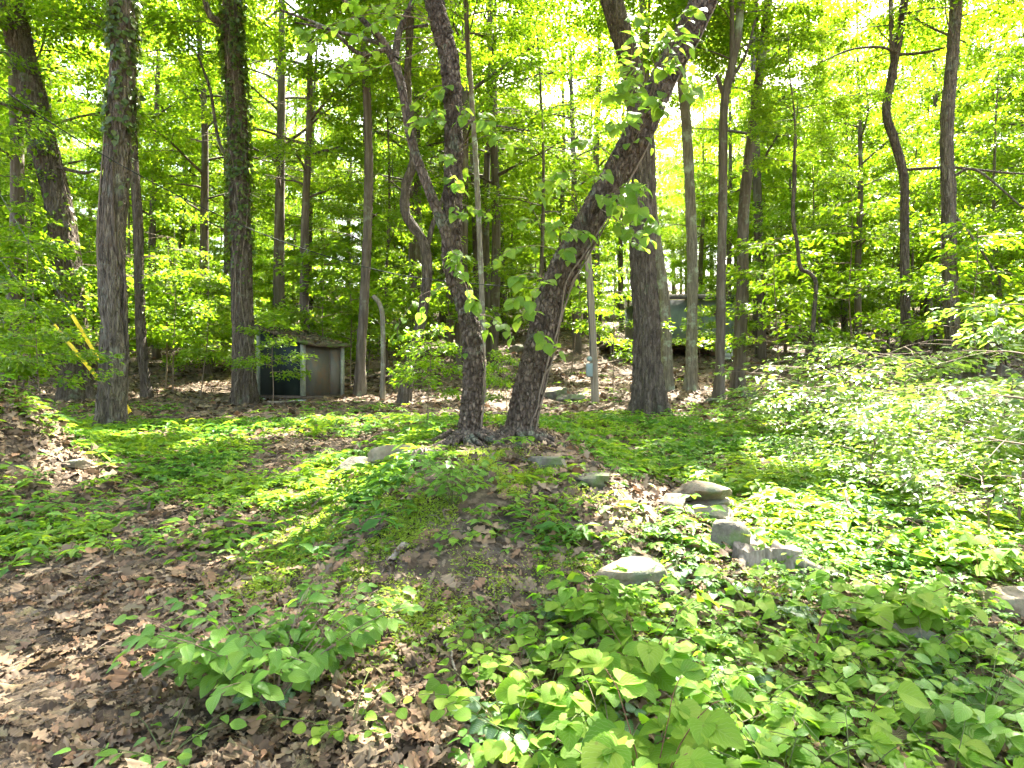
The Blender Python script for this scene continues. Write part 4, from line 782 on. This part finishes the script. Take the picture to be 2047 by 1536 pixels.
plant('raspberry_bush', 'bramble thicket filling the bottom right corner', 'bramble', 'ovate', 1960, 1500, .36, .42, 11, 70, .125, 13, 'stem_green')
plant('raspberry_bush', 'bramble patch along the bottom edge, right of the pale shoot', 'bramble', 'bramble', 1560, 1560, .30, .40, 9, 30, .14, 14, 'stem_green', three=True, Y=2.4)
plant('seedling_patch', 'small light green seedlings along the bottom edge centre', 'plant', 'round', 1080, 1560, .20, .32, 8, 34, .085, 15, Y=2.5)
plant('seedling_patch', 'seedlings with rounded leaves in the bottom left of the bank', 'plant', 'round', 700, 1480, .16, .30, 8, 34, .065, 16)
plant('seedling_patch', 'oval-leaved seedlings beside the frame bottom left of centre', 'plant', 'ovate', 330, 1530, .16, .30, 7, 26, .085, 17)
plant('seedling_patch', 'pale yellow-green four-leaved seedling right of the glossy shrub', 'plant', 'round', 690, 1360, .10, .07, 3, 9, .06, 18)
plant('seedling_patch', 'seedling with heart leaves on bare soil, lower centre', 'plant', 'round', 850, 1310, .14, .10, 3, 9, .06, 19)
plant('creeper_plant', 'five-fingered creeper leaf left of the half-buried boulder', 'plant', 'creep', 1142, 1110, .10, .05, 1, 5, .085, 20, whorl=5)
plant('creeper_plant', 'five-fingered creeper leaves right of the half-buried boulder', 'plant', 'creep', 1275, 1105, .13, .16, 4, 5, .085, 21, whorl=5)
plant('creeper_plant', 'creeper sprouting at the foot of the leaning trunk', 'plant', 'creep', 1035, 915, .22, .22, 6, 5, .11, 22, whorl=5)
for k, (u, v, lab) in enumerate([(1440, 1195, 'below the stump, left of the red cane'), (1350, 1165, 'just right of the half-buried boulder'), (1560, 1235, 'directly below the stump'), (1010, 1490, 'beside the bark-covered stick'), (1130, 1245, 'under the boulder raspberry clump'), (1180, 1490, 'beneath the bottom centre bramble'), (1480, 1385, 'left of the red cane foot'), (1650, 1260, 'right of the red cane top'), (470, 1350, 'at the left of the glossy shrub'), (540, 1420, 'under the glossy shrub'), (1330, 1085, 'before the stacked stones'), (1890, 1390, 'under the right edge bramble')]):
    plant('dead_nettle', 'silver-marked dead-nettle ' + lab, 'plant', 'silver', u, v, .13, .17, 6, 34, .075, 40+k)
for k, (u, v, lab) in enumerate([(1400, 1290, 'below the boulder, centre right'), (1500, 1310, 'left of the red cane'), (1380, 1380, 'above the pale sunny shoot'), (1700, 1330, 'right of the red cane foot'), (1620, 1440, 'below the red cane'), (1440, 1450, 'right of the pale sunny shoot'), (1870, 1450, 'left of the corner thicket'), (1040, 1350, 'right of the thin grey stick'), (1000, 1260, 'on the bank centre'), (960, 1420, 'right of the bark-covered stick'), (1830, 1180, 'behind the sprawling bramble'), (1700, 1190, 'between stump and sprawling bramble'), (1560, 1120, 'at the right foot of the stump'), (1920, 1290, 'below the pale boulder')]):
    plant('seedling_patch', 'light green seedlings ' + lab, 'plant', 'round' if k % 2 else 'ovate', u, v, .17, .34, 9, 56, .08, 60+k)
for k, (u, v, lab) in enumerate([(130, 1120, 'leftmost on the bare leaf litter'), (220, 1100, 'amid the left leaf litter'), (310, 1080, 'at the edge of the left green patch'), (420, 1100, 'below the left green patch'), (330, 1000, 'inside the left green patch'), (430, 1010, 'in the middle of the left green patch'), (75, 960, 'on the heaped leaf bank')]):
    plant('herb_sprig', 'small green herb sprig ' + lab, 'plant', 'round' if k % 2 else 'ovate', u, v, .13, .22, 7, 36, .065, 80+k)

for k, (u, v, lab, kd) in enumerate([(1500, 1240, 'below the stump, tall and thin', 'bramble'), (1420, 1340, 'in the middle of the foreground greenery', 'bramble'), (1640, 1330, 'just behind the red cane', 'bramble'), (1850, 1340, 'below the sprawling sunlit bramble', 'bramble'), (1760, 1420, 'over bare leaves beside the single broad leaf shoot', 'ovate'), (1900, 1560, 'lowest at the bottom right', 'bramble'), (1400, 1520, 'touching the pale sunny shoot on its right', 'bramble'), (1700, 1570, 'lowest below the single broad leaf shoot', 'ovate'), (2020, 1360, 'under the pale boulder at the edge', 'bramble'), (1230, 1560, 'lowest left of the pale sunny shoot', 'bramble'), (1090, 1420, 'left of the thin arched twig', 'round'), (1600, 1200, 'right behind the red cane top', 'ovate'), (1740, 1130, 'in the sunny herbs behind the sprawling bramble', 'ovate'), (1880, 1110, 'before the bright shrub spray at right', 'ovate')]):
    plant('bramble_shoot', 'leafy green shoot ' + lab, 'bramble', kd, u, min(v, 1530), .28, .30, 7, 36 if kd != 'bramble' else 16, .11 if kd == 'bramble' else .09, 120+k, 'twig' if k % 3 == 0 else 'stem_green', three=(kd == 'bramble'), Y=None if v < 1535 else 2.35)

for k, (u, v, lab, kd) in enumerate([(1340, 1260, 'between boulder and red cane', 'bramble'), (1240, 1370, 'left of the centre-right greenery', 'ovate'), (1520, 1420, 'in the open gap left of the red cane foot', 'bramble'), (1680, 1380, 'in the gap right of the red cane foot', 'creep'), (1480, 1500, 'at the bottom, centre right', 'ovate'), (1800, 1500, 'at the bottom, left of the corner thicket', 'bramble'), (1900, 1230, 'left of the pale edge boulder', 'bramble'), (1650, 1150, 'at the edge of the sunny herbs right of the stump', 'creep'), (1980, 1420, 'at the right edge above the corner thicket', 'ovate'), (1090, 1310, 'on the bank, left of the boulder raspberry clump', 'bramble'), (960, 1330, 'on the bank, right of the thin grey stick', 'creep'), (1020, 1530, 'at the bottom edge, left of the pale shoot', 'bramble')]):
    plant('undergrowth_plant', 'low green undergrowth plant ' + lab, 'plant', kd, u, v, .22, .30, 8, 52 if kd != 'bramble' else 18, .10 if kd == 'bramble' else .075, 220+k, 'stem_green', three=(kd == 'bramble'))

plant('fern', 'small fern with narrow fronds beside the long dark fallen branch, right', 'fern', 'creep', 1870, 1130, .22, .42, 6, 150, .055, 301)
plant('fern', 'small fern among the herbs just left of the half-buried boulder', 'fern', 'creep', 1300, 1065, .16, .30, 5, 110, .045, 302)
# ------------------------------------------------------------------ shrubs and saplings (leaf masses)
def mass(name, label, cat, key, u, v, s, rz, mat='leaf_shrub', Y=None, sz=None, bark='twig'):
    b = hit(u, v) if Y is None else np.array([(u-1023.5)/FPX*Y, Y, gz((u-1023.5)/FPX*Y, Y)])
    root = thing(name, label, cat, tuple(b)); put_crown(root, key, b, rz, (s, s, sz or s), M[mat], 'stem', M[bark]); return root
SH = [(1600, 890, .75, 10.6, 'lowest sunlit shrub beside the crooked thin tree'), (1690, 880, 1.0, 10.0, 'broad sunlit shrub with flat bright layers, centre of the right thicket'), (1800, 870, 1.05, 10.8, 'tall sunlit shrub in the middle of the right thicket'), (1910, 880, .95, 9.4, 'sunlit shrub before the mottled trunk'), (1830, 960, .7, 7.6, 'thin-stemmed shrub in the green carpet, right'), (1735, 980, .6, 6.9, 'small airy shrub with bare stems, right of centre'), (2010, 930, 1.0, 8.4, 'leafy shrub at the right edge of the thicket'), (1975, 1060, .6, 5.6, 'bright sunlit shrub spray at the right edge'), (1760, 800, 1.1, 13.5, 'rear shrub of the right thicket, above the flat bright layers')]
for k, (u, v, s, Y, lab) in enumerate(SH): mass('shrub', lab, 'shrub', 'shrub%d' % (k % 3), u, v, s, k*1.3, Y=Y, sz=s*.78)
mass('shrub', 'large-leaved shrub branch reaching in at the right edge', 'shrub', 'sapling1', 2030, 900, .8, .4, 'leaf_bramble' if False else 'leaf_shrub', Y=5.6)
for k, (u, Y, s, lab) in enumerate([(75, 9.0, .72, 'airy many-stemmed bush at left behind the leaf bank'), (-45, 9.4, .9, 'leafy bush at the left edge'), (20, 14.5, 1.3, 'tall bush at the far left edge'), (60, 17.0, 1.5, 'rear bush left of the thick trunk')]):
    mass('shrub', lab, 'shrub', 'sapling%d' % (k % 4), u, 0, s*1.0, k*2.1, 'leaf_under', Y=Y)
for k, (u, Y, s, key, lab) in enumerate([(545, 15.9, .85, 1, 'maple sapling with layered leaves in front of the shed'), (856, 9.2, .62, 0, 'thin sapling with a leaf tuft before the bent slender tree'), (400, 18.5, 1.1, 2, 'leafy sapling left of the ivy-clad trunk'), (345, 19.5, 1.4, 3, 'dense sapling between slim dark trunk and ivy-clad trunk'), (640, 20.5, 1.7, 1, 'sapling growing behind the shed'), (700, 21.5, 1.5, 2, 'yellow-green sapling right behind the shed'), (1225, 19.5, 1.15, 3, 'bushy sapling right of the utility pole'), (1010, 12.0, .55, 0, 'small leafy sapling between the two central trunks'), (1560, 18.5, 1.5, 2, 'sapling right of the sturdy brown trunk'), (1700, 19.0, 1.7, 3, 'sapling behind the sunlit shrubs'), (1960, 15.0, 1.6, 1, 'sapling beside the mottled trunk'), (760, 23.0, 1.6, 0, 'sapling up the slope behind the hooked bare trunk'), (330, 21.0, 1.9, 0, 'large sapling up the slope left of the ivy-clad trunk'), (1140, 24.0, 1.6, 2, 'sapling on the slope behind the leaning trunk'), (1400, 26.5, .95, 1, 'low sapling before the cabin piers'), (1465, 27.0, 1.1, 2, 'leafy sapling at the right corner of the cabin'), (900, 25.0, 1.6, 3, 'sapling on the slope behind the S-curved trunk'), (230, 19.0, 1.6, 1, 'sapling behind the vine-wrapped trunk')]):
    mass('sapling', lab, 'sapling', 'sapling%d' % key, u, 0, s, k*1.7, 'leaf_under', Y=Y)
# leafy limbs reaching into view overhead, parts of the trees that carry them
def overhead(treelabel, key, pos, rz, s):
    root, p_, r_, b = HERO[treelabel]; put_crown(root, key, pos, rz, s, M['leaf_under'], 'limb', M['twig'], tuple(np.array(pos)-b))

# ------------------------------------------------------------------ ivy, vines
def ivy(label, tree, z0, z1, n, size, seed, mat='leaf_ivy'):
    root, p, r, b = HERO[tree]; g = np.random.default_rng(seed); t, a, bb = frames(p)
    ok = np.where((p[:, 2] > z0) & (p[:, 2] < z1))[0]; w = np.clip((p[ok, 2]-z0)/((z1-z0)*.4), .15, 1); i = g.choice(ok, n, p=w/w.sum()); th = g.uniform(0, 6.28, n)
    k = (vnoise(np.cos(th)*1.5, np.sin(th)*1.5, p[i, 2]*1.3, seed) > -.45); i, th = i[k], th[k]; n = len(i)
    d = np.cos(th)[:, None]*a[i]+np.sin(th)[:, None]*bb[i]; pos = p[i]+d*(r[i][:, None]*1.05+g.uniform(.01, .09, n)[:, None])+np.array([0, 0, 1])*g.normal(0, .05, n)[:, None]
    ax = np.array([0, 0, -.8])+d*.5+g.normal(0, .45, (n, 3)); nr = d+np.array([0, 0, .5])+g.normal(0, .3, (n, 3)); ln = size*g.uniform(.6, 1.3, n)
    T = thing('climbing_ivy', label, 'ivy', tuple(b)); V, F = blades(pos-b, ax, nr, ln, ln*.8, T6); tag(obj('foliage', mesh_np('ivy_foliage', V, F, False), M[mat], T), kind='stuff')
    for s in range(4):
        th0 = g.uniform(0, 6.28); jj = np.arange(ok[0]-min(ok[0], 40), ok[-1], 4); th_ = th0+.5*np.sin(p[jj, 2]*1.1+s); q = p[jj]+(np.cos(th_)[:, None]*a[jj]+np.sin(th_)[:, None]*bb[jj])*(r[jj][:, None]*1.06+.012)
        V, F = tube(q-b, np.full(len(q), .012), 5); obj('stem', mesh_np('stem', V, F), M['vine'], T)
ivy('ivy climbing the straight trunk left of the shed', 'straight trunk clad in ivy from head height up, left of the shed', 4.2, 12.5, 2600, .12, 1)
ivy('ivy and creeper on the upper part of the vine-wrapped grey trunk', 'grey furrowed trunk with a thick hairy vine, in front of the yellow guards', 5.0, 10.5, 1500, .12, 2)
ivy('sparse creeper leaves on the thick leaning-left trunk', 'thick furrowed trunk leaning left, behind the yellow guy wire guards', 4.0, 10.5, 260, .15, 3, 'leaf_under')
def climber(label, tree, tracks, rad, name='climbing_vine', mat='vine', leaves=(), seed=0):
    root, p, r, b = HERO[tree]; t, a, bb = frames(p); T = thing(name, label, 'vine', tuple(b)); g = np.random.default_rng(seed)
    for (z0, z1, th0, th1, wob) in tracks:
        jj = np.where((p[:, 2] > z0) & (p[:, 2] < z1))[0]; f = np.linspace(0, 1, len(jj)); th = th0+(th1-th0)*f+wob*vnoise(f*9, f*0+th0*7, 0, seed)
        q = p[jj]+(np.cos(th)[:, None]*a[jj]+np.sin(th)[:, None]*bb[jj])*(r[jj][:, None]*1.0+.030+.012*vnoise(f*20, f*0, 0, seed+3)[:, None]*.5)
        q = q[::3]; V, F = tube(q-b, rad*(1-.4*np.linspace(0, 1, len(q))), 7, True, rad*.25*fbm(np.arange(len(q))[:, None]*.4+0*np.arange(7)[None], np.arange(7)[None]*1.1+0*np.arange(len(q))[:, None], 0, seed, 2)); obj('stem', mesh_np('stem', V, F), M[mat], T)
    for (z0, z1, n, reach, ln) in leaves:
        jj = np.where((p[:, 2] > z0) & (p[:, 2] < z1))[0]
        for k in range(n):
            i = int(g.choice(jj)); th = g.uniform(0, 6.28); d = np.cos(th)*a[i]+np.sin(th)*bb[i]; rr = r[i]+g.uniform(.02, reach); pos = p[i]+d*rr-np.array([0, 0, g.uniform(0, .15)])
            leaf_obj('vine', pos-b, d*.7+np.array([0, 0, -.7])+g.normal(0, .4, 3), np.array([0, -.2, 1])+d*.3+g.normal(0, .35, 3), ln*g.uniform(.7, 1.25), T, g)
            if k % 4 == 0:
                q = smooth_path([p[i]+d*r[i], (p[i]+pos)/2+np.array([0, 0, .04]), pos], 5); V, F = tube(q-b, np.full(5, .003), 4); obj('stem', mesh_np('stem', V, F), M['twig'], T)
LT = 'big scaly-barked tree leaning strongly right, pale vines creeping up its trunk'
climber('pale vine stems and large heart leaves on the strongly leaning trunk', LT, [(.8, 5.0, 4.2, 4.9, .5), (.85, 4.2, 4.9, 4.4, .5), (.8, 3.6, 5.5, 4.8, .6), (1.5, 6.5, 3.9, 4.4, .4), (.9, 2.8, 4.0, 4.6, .4)], .012,
        leaves=[(4.3, 6.6, 40, .10, .11), (2.9, 4.3, 16, .10, .10)], seed=5)
climber('pale vine stems and leaf sprays on the S-curved trunk', 'dark scaly-barked tree with S-curved trunk, left of the leaning tree on the mound', [(.8, 2.6, 4.6, 5.2, .5), (.8, 1.9, 4.1, 4.6, .5)], .011, leaves=[(1.9, 5.0, 16, .08, .09)], seed=6)
climber('thick hairy vine winding up the grey furrowed trunk', 'grey furrowed trunk with a thick hairy vine, in front of the yellow guards', [(.6, 6.5, 5.6, 3.6, .4), (.6, 7.5, 6.0, 5.4, .2)], .05, mat='bark_furrow', seed=7)

def sprays(tree, T, lst, seed, ln):
    root, p, r, b = HERO[tree]; g = np.random.default_rng(seed)
    for (u, v, Y, n, sp) in lst:
        c = P(u, v, Y); i = int(np.argmin(np.linalg.norm(p-c-np.array([0, 0, .15]), axis=1))); s = p[i]; d = norm(c-s+np.array([0, -.05, 0])); nt = max(2, n//6)
        for w in range(nt):
            e = c+g.normal(0, sp*.55, 3)*np.array([1, .8, .8]); mid = (s+e)/2+np.array([0, 0, .10])+g.normal(0, .05, 3); tip = e+d*sp*.5+g.normal(0, sp*.2, 3)-np.array([0, 0, .10])
            q = smooth_path([s+g.normal(0, .02, 3), mid, e, tip], 12); V, F = tube(q-b, np.linspace(.006, .002, 12), 5); obj('stem', mesh_np('stem', V, F), M['twig'], T); k_n = int(n/nt*1.6)+1
            for k in range(k_n):
                t = .42+.58*(k+g.uniform(0, .8))/k_n; j = min(t, 1)*11; j0 = min(int(j), 10); e2 = q[j0]+(q[j0+1]-q[j0])*(j-j0); tg = norm(q[j0+1]-q[j0]); sd = norm(np.cross(tg, np.array([0, 0, 1.])))*(1 if k % 2 else -1); sz = ln*g.uniform(.45, 1.3)
                ax = norm(sd*.8+tg*.5+np.array([0, -.1, -.35])+g.normal(0, .3, 3)); leaf_obj('vine', e2+ax*.02-b, ax, np.array([0, -.25, 1])+g.normal(0, .35, 3), sz, T, g)
VT = [o for o in bpy.data.objects if o.name.startswith('climbing_vine')]
VL = next(o for o in VT if 'strongly leaning' in o['label']); VS = next(o for o in VT if 'S-curved' in o['label'])
sprays(LT, VL, [(1330, 60, 6.6, 34, .40), (1300, 130, 6.5, 40, .44), (1270, 190, 6.5, 34, .42), (1230, 170, 6.6, 16, .35), (1200, 260, 6.6, 12, .35), (1190, 330, 6.7, 9, .3), (1250, 380, 6.6, 22, .35), (1290, 420, 6.6, 20, .32), (1230, 440, 6.7, 14, .3), (1100, 400, 6.8, 9, .35), (1090, 470, 6.8, 10, .35), (1150, 470, 6.9, 8, .3), (1040, 640, 6.8, 9, .25), (1060, 560, 6.8, 8, .3), (1040, 440, 6.7, 8, .3), (1090, 690, 7.0, 6, .2)], 21, .125)
sprays('dark scaly-barked tree with S-curved trunk, left of the leaning tree on the mound', VS, [(915, 205, 7.0, 9, .3), (905, 340, 7.0, 10, .3), (935, 520, 7.1, 12, .32), (915, 560, 7.1, 10, .3), (960, 420, 7.0, 12, .35), (985, 300, 6.9, 12, .38), (1000, 240, 6.8, 9, .35), (975, 640, 7.1, 9, .25), (860, 620, 7.2, 9, .3), (870, 250, 7.2, 8, .3), (830, 170, 7.2, 10, .35), (760, 60, 7.0, 14, .45), (700, 110, 7.0, 14, .45), (630, 60, 6.8, 16, .5), (820, 40, 7.2, 10, .4)], 22, .11)

# ------------------------------------------------------------------ ground litter, moss and herbs
def pts_on_ground(n, x0, x1, y0, y1, g, dens=None, fan=None):
    y = y0+(y1-y0)*g.uniform(size=n)
    x = g.uniform(x0, x1, n) if fan is None else g.uniform(-1, 1, n)*(y*.86+fan)
    if dens is not None:
        k = g.uniform(size=n) < dens(x, y); x, y = x[k], y[k]
    return x, y
def lit_dens(x, y):
    bare = np.exp(-((x+.55)/.75)**2-((y-4.9)/1.1)**2)
    return np.clip(1-.75*bare-.35*np.exp(-((x-.1)/1.3)**2-((y-6.8)/1.2)**2), .1, 1)*np.clip(.72+.5*vnoise(x*1.3, y*1.3, 0, 91), .3, 1)
OAKF = [w_oak(a, k) for k, a in enumerate(np.linspace(0, 1, 10))]
def oak_T(ws, curl, seed):
    g = np.random.default_rng(seed); k = len(ws); t = np.linspace(0, 1, k); V = []
    for i in range(k):
        for s in (-1, 1): V.append([s*ws[i]*g.uniform(.85, 1.15), t[i]+s*g.normal(0, .012), curl*(ws[i]*1.6+.5*(t[i]-.5)**2)+g.normal(0, .03)])
    return np.array(V), np.array([f for i in range(k-1) for f in ([2*i, 2*i+1, 2*i+3], [2*i, 2*i+3, 2*i+2])])
OT_N = [oak_T([.012, .05, .14, .17, .10, .11, .23, .27, .20, .12, .22, .27, .17, .10, .12, .02], c, q) for q, c in ((1, .25), (2, -.35), (3, .6), (4, .1))]
OT_F = [oak_T([.02, .13, .19, .12, .27, .24, .13, .20, .03], c, q) for q, c in ((5, .3), (6, -.4), (7, .5))]
OT_S = [oak_T([.03, .22, .14, .30, .04], c, q) for q, c in ((8, .4), (9, -.4))]
g = np.random.default_rng(500)
def litter(n, y0, y1, fan, ln, T, lift, seed):
    g = np.random.default_rng(seed); x, y = pts_on_ground(n, 0, 0, y0, y1, g, lit_dens, fan); n = len(x); nn = gnormal(x, y); z = ground(x, y)+g.uniform(.004, lift, n)
    th = g.uniform(0, 6.28, n); ax = np.column_stack([np.cos(th), np.sin(th), np.zeros(n)]); ax -= (ax*nn).sum(1)[:, None]*nn; ax += nn*g.normal(0, .22, n)[:, None]
    l = ln*g.uniform(.35, 1.35, n); return np.column_stack([x, y, z]), ax, nn+g.normal(0, .42, (n, 3)), l, l*g.uniform(.5, 1.15, n)
mbv = []; mbf = []; off = 0
def lit_add(L_, Ts):
    global off
    n = len(L_[0]); w = np.arange(n) % len(Ts)
    for q, T in enumerate(Ts):
        V, F = blades(*[a_[w == q] for a_ in L_], T); mbv.append(V); mbf.append(F+off); off += len(V)
lit_add(litter(17000, 1.9, 4.6, .6, .115, None, .04, 1), OT_N); lit_add(litter(14000, 4.5, 7.2, .6, .135, None, .035, 2), OT_F); lit_add(litter(14000, 7.0, 11, .6, .135, None, .035, 22), OT_S)
lit_add(litter(26000, 10.5, 24, .8, .16, None, .05, 3), [T2]); lit_add(litter(16000, 23, 46, 2, .26, None, .08, 4), [T2])
# heaped leaves on the bank at the left edge
x = g.normal(-6.5, .8, 2600); y = g.normal(7.2, .8, 2600); nn = gnormal(x, y); th = g.uniform(0, 6.28, 2600); l = .12*g.uniform(.6, 1.3, 2600)
V, F = blades(np.column_stack([x, y, ground(x, y)+g.uniform(.0, .06, 2600)]), np.column_stack([np.cos(th), np.sin(th), g.normal(0, .4, 2600)]), nn+g.normal(0, .5, (2600, 3)), l, l*.9, OT_F[2]); mbv.append(V); mbf.append(F+off)
lo = obj('leaf_litter', mesh_np('leaf_litter', np.concatenate(mbv), np.concatenate(mbf), False), M['litter']); tag(lo, 'brown fallen oak leaves covering the woodland floor', 'leaf litter', kind='stuff')
# the nearest fallen leaves one by one
cnt = 0
while cnt < 300:
    y = 2.25+g.uniform()**1.4*2.4; x = g.uniform(-1, 1)*y*.86
    if g.uniform() > float(lit_dens(np.array([x]), np.array([y]))[0])*(1.0 if x < -.3 else .55): continue
    nn = gnormal(np.array([x]), np.array([y]))[0]; th = g.uniform(0, 6.28); ax = np.array([math.cos(th), math.sin(th), g.normal(0, .12)])
    leaf_obj('oak', np.array([x, y, gz(x, y)+g.uniform(.02, .05)]), ax, nn+g.normal(0, .25, 3), g.uniform(.09, .16), ground_o, g, 'fallen_leaf', g.uniform(.8, 1.1)); cnt += 1

CLEAR = [(hit(*c), q) for c, q in (((1235, 1012), .42), ((1290, 1005), .42), ((1335, 1000), .3), ((1230, 1043), .35), ((760, 795), 2.0), ((860, 792), 2.2), ((960, 790), 2.2), ((1060, 785), 2.0), ((540, 872), .8), ((330, 872), .5), ((150, 930), .6), ((1290, 905), .4), ((1430, 845), .7), ((1270, 800), 1.2), ((1350, 815), .9), ((690, 985), .35), ((640, 1035), .35), ((590, 1085), .35))]
def herb_dens(x, y):
    d = .48+1.0*vnoise(x*.6, y*.6, 0, 61)+.6*vnoise(x*1.7, y*1.7, 0, 62)
    left = 1/(1+np.exp((x+.9+.35*(y-5.5))*2.2)); yl = 5.6+.9*vnoise(x*.9, y*0, 0, 64)+.25*np.clip(-x-2.5, 0, 4)
    d = (d+.42*(x < -1)*(y < 12.5))*(1-.95*left*np.clip((yl-y)/.9, 0, 1))
    d = d*np.where((y > 12.8) & (x < 1.5), .22, 1)*np.where(y > 16, .35, 1)
    d = d*(1-.85*np.exp(-((x+.45)/1.0)**2-((y-5.0)/1.25)**2))
    d = d+.35*((x > .8) & (y < 12))
    for c, q in CLEAR: d = d*(1-.85*np.exp(-(((x-c[0])/q)**2+((y-c[1])/q)**2)**2))
    return np.clip(d, 0, 1)
def herb(n, y0, y1, fan, rad, nl, seed, tall, wf=.5, T=T6, dfn=herb_dens):
    g = np.random.default_rng(seed); x, y = pts_on_ground(n, 0, 0, y0, y1, g, dfn, fan); n = len(x); z = ground(x, y)+g.uniform(.02, tall, n); r = rad*g.uniform(.55, 1.3, n); a0 = g.uniform(0, 6.28, n)
    pos = np.repeat(np.column_stack([x, y, z]), nl, 0); th = np.repeat(a0, nl)+np.tile(np.arange(nl)*6.283/nl, n)+g.normal(0, .18, n*nl); tilt = np.repeat(g.normal(0, .2, (n, 3)), nl, 0)
    ax = np.column_stack([np.cos(th), np.sin(th), g.normal(-.12, .16, n*nl)]); nr = np.array([0, 0, 1.])+tilt+g.normal(0, .15, (n*nl, 3)); ln = np.repeat(r, nl)*g.uniform(.75, 1.2, n*nl)
    return pos+ax*ln[:, None]*.08, ax, nr, ln, ln*wf
mbv = []; mbf = []; off = 0
for L_ in (herb(12000, 4.6, 10, .6, .095, 5, 11, .15, .42), herb(15000, 4.4, 13, .6, .055, 4, 12, .09, .7), herb(15000, 9.5, 17, .8, .11, 5, 13, .15, .45), herb(5000, 16, 32, 1.5, .15, 5, 14, .22, .5), herb(2600, 4.6, 12, .6, .15, 3, 16, .24, .5), herb(3000, 4.2, 9, .6, .13, 6, 17, .05, .10),
           herb(5500, 2.0, 4.8, .4, .045, 4, 15, .12, .72, T6, lambda x, y: np.clip(.9*(x > .15)+.45*vnoise(x*1.3, y*1.3, 0, 66), 0, .95)*(x > -.9))):
    T = T6 if L_[0][:, 1].min() < 4.5 else T4
    if L_[0][:, 1].min() > 9: T = T2
    V, F = blades(*L_, T); mbv.append(V); mbf.append(F+off); off += len(V)
# green growth round the foot of the left trunks
x = g.uniform(-9, -2.5, 3500); y = g.uniform(8.5, 12.8, 3500)
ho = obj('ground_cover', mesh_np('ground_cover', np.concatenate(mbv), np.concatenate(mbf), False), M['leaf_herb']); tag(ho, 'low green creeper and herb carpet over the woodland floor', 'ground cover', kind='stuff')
# bright fine chickweed-like growth and moss on the mound
FLANK = [(740, 960), (700, 990), (660, 1020), (625, 1055), (590, 1090), (550, 1130), (510, 1180), (770, 1215), (820, 1245)]; FLH = {k_: hit(*k_) for k_ in FLANK}
def moss_dens(x, y):
    m = np.exp(-((x+.75)/.7)**2-((y-5.6)/1.3)**2)*1.7+1.2*np.exp(-((x+.45)/.35)**2-((y-4.1)/.5)**2)+.8*np.exp(-((x-.9)/.35)**2-((y-4.2)/.3)**2)+.5*np.exp(-((x-.2)/.8)**2-((y-5.2)/.8)**2)+.35*(x > .4)*(y < 4.6)
    q = np.clip(m, 0, 1)*np.clip(.22+1.6*vnoise(x*3.4, y*3.4, 0, 81)+.5*vnoise(x*9, y*9, 0, 82), 0, 1)
    for u_, v_ in FLANK: c = FLH[u_, v_]; q = q+.75*np.exp(-((x-c[0])/.26)**2-((y-c[1])/.26)**2)*np.clip(.75+.9*vnoise(x*6, y*6, 0, 83), .1, 1)
    return np.clip(q, 0, 1)
g = np.random.default_rng(600); x = g.uniform(-2.6, 3.2, 420000); y = g.uniform(2.4, 7.8, 420000); k = g.uniform(size=420000) < moss_dens(x, y); x, y = x[k], y[k]; n = len(x); th = g.uniform(0, 6.28, n)
l = g.uniform(.014, .034, n); V, F = blades(np.column_stack([x, y, ground(x, y)+g.uniform(0, .055, n)]), np.column_stack([np.cos(th), np.sin(th), g.uniform(0, 1.0, n)]), np.array([0, 0, 1.])+g.normal(0, .4, (n, 3)), l, l*.5)
tag(obj('mound_moss', mesh_np('mound_moss', V, F, False), M['leaf_moss']), 'fine bright yellow-green seedlings and moss on the mound', 'moss', kind='stuff')
# bare stems, grass straws and rootlets on the bank
g = np.random.default_rng(601); mbv = []; mbf = []; off = 0
for k in range(420):
    x, y = (g.normal(-.45, .6), g.normal(4.9, .9)) if k < 260 else (g.uniform(-2.5, 2.8), g.uniform(2.4, 8)); th = g.uniform(0, 6.28); l = g.uniform(.05, .28); tt = np.linspace(0, 1, 5); qx = x+math.cos(th)*l*tt+.02*np.sin(tt*4+k); qy = y+math.sin(th)*l*tt; q = np.column_stack([qx, qy, ground(qx, qy)+.012+g.uniform(0, .05)*np.sin(tt*3.1)]); V, F = tube(q, np.full(5, g.uniform(.0012, .004)), 4, False); mbv.append(V); mbf.append(F+off); off += len(V)
tag(obj('twig_litter', mesh_np('twig_litter', np.concatenate(mbv), np.concatenate(mbf)), M['vine']), 'fine dry twigs and rootlets strewn on the bare bank', 'twigs', kind='stuff')
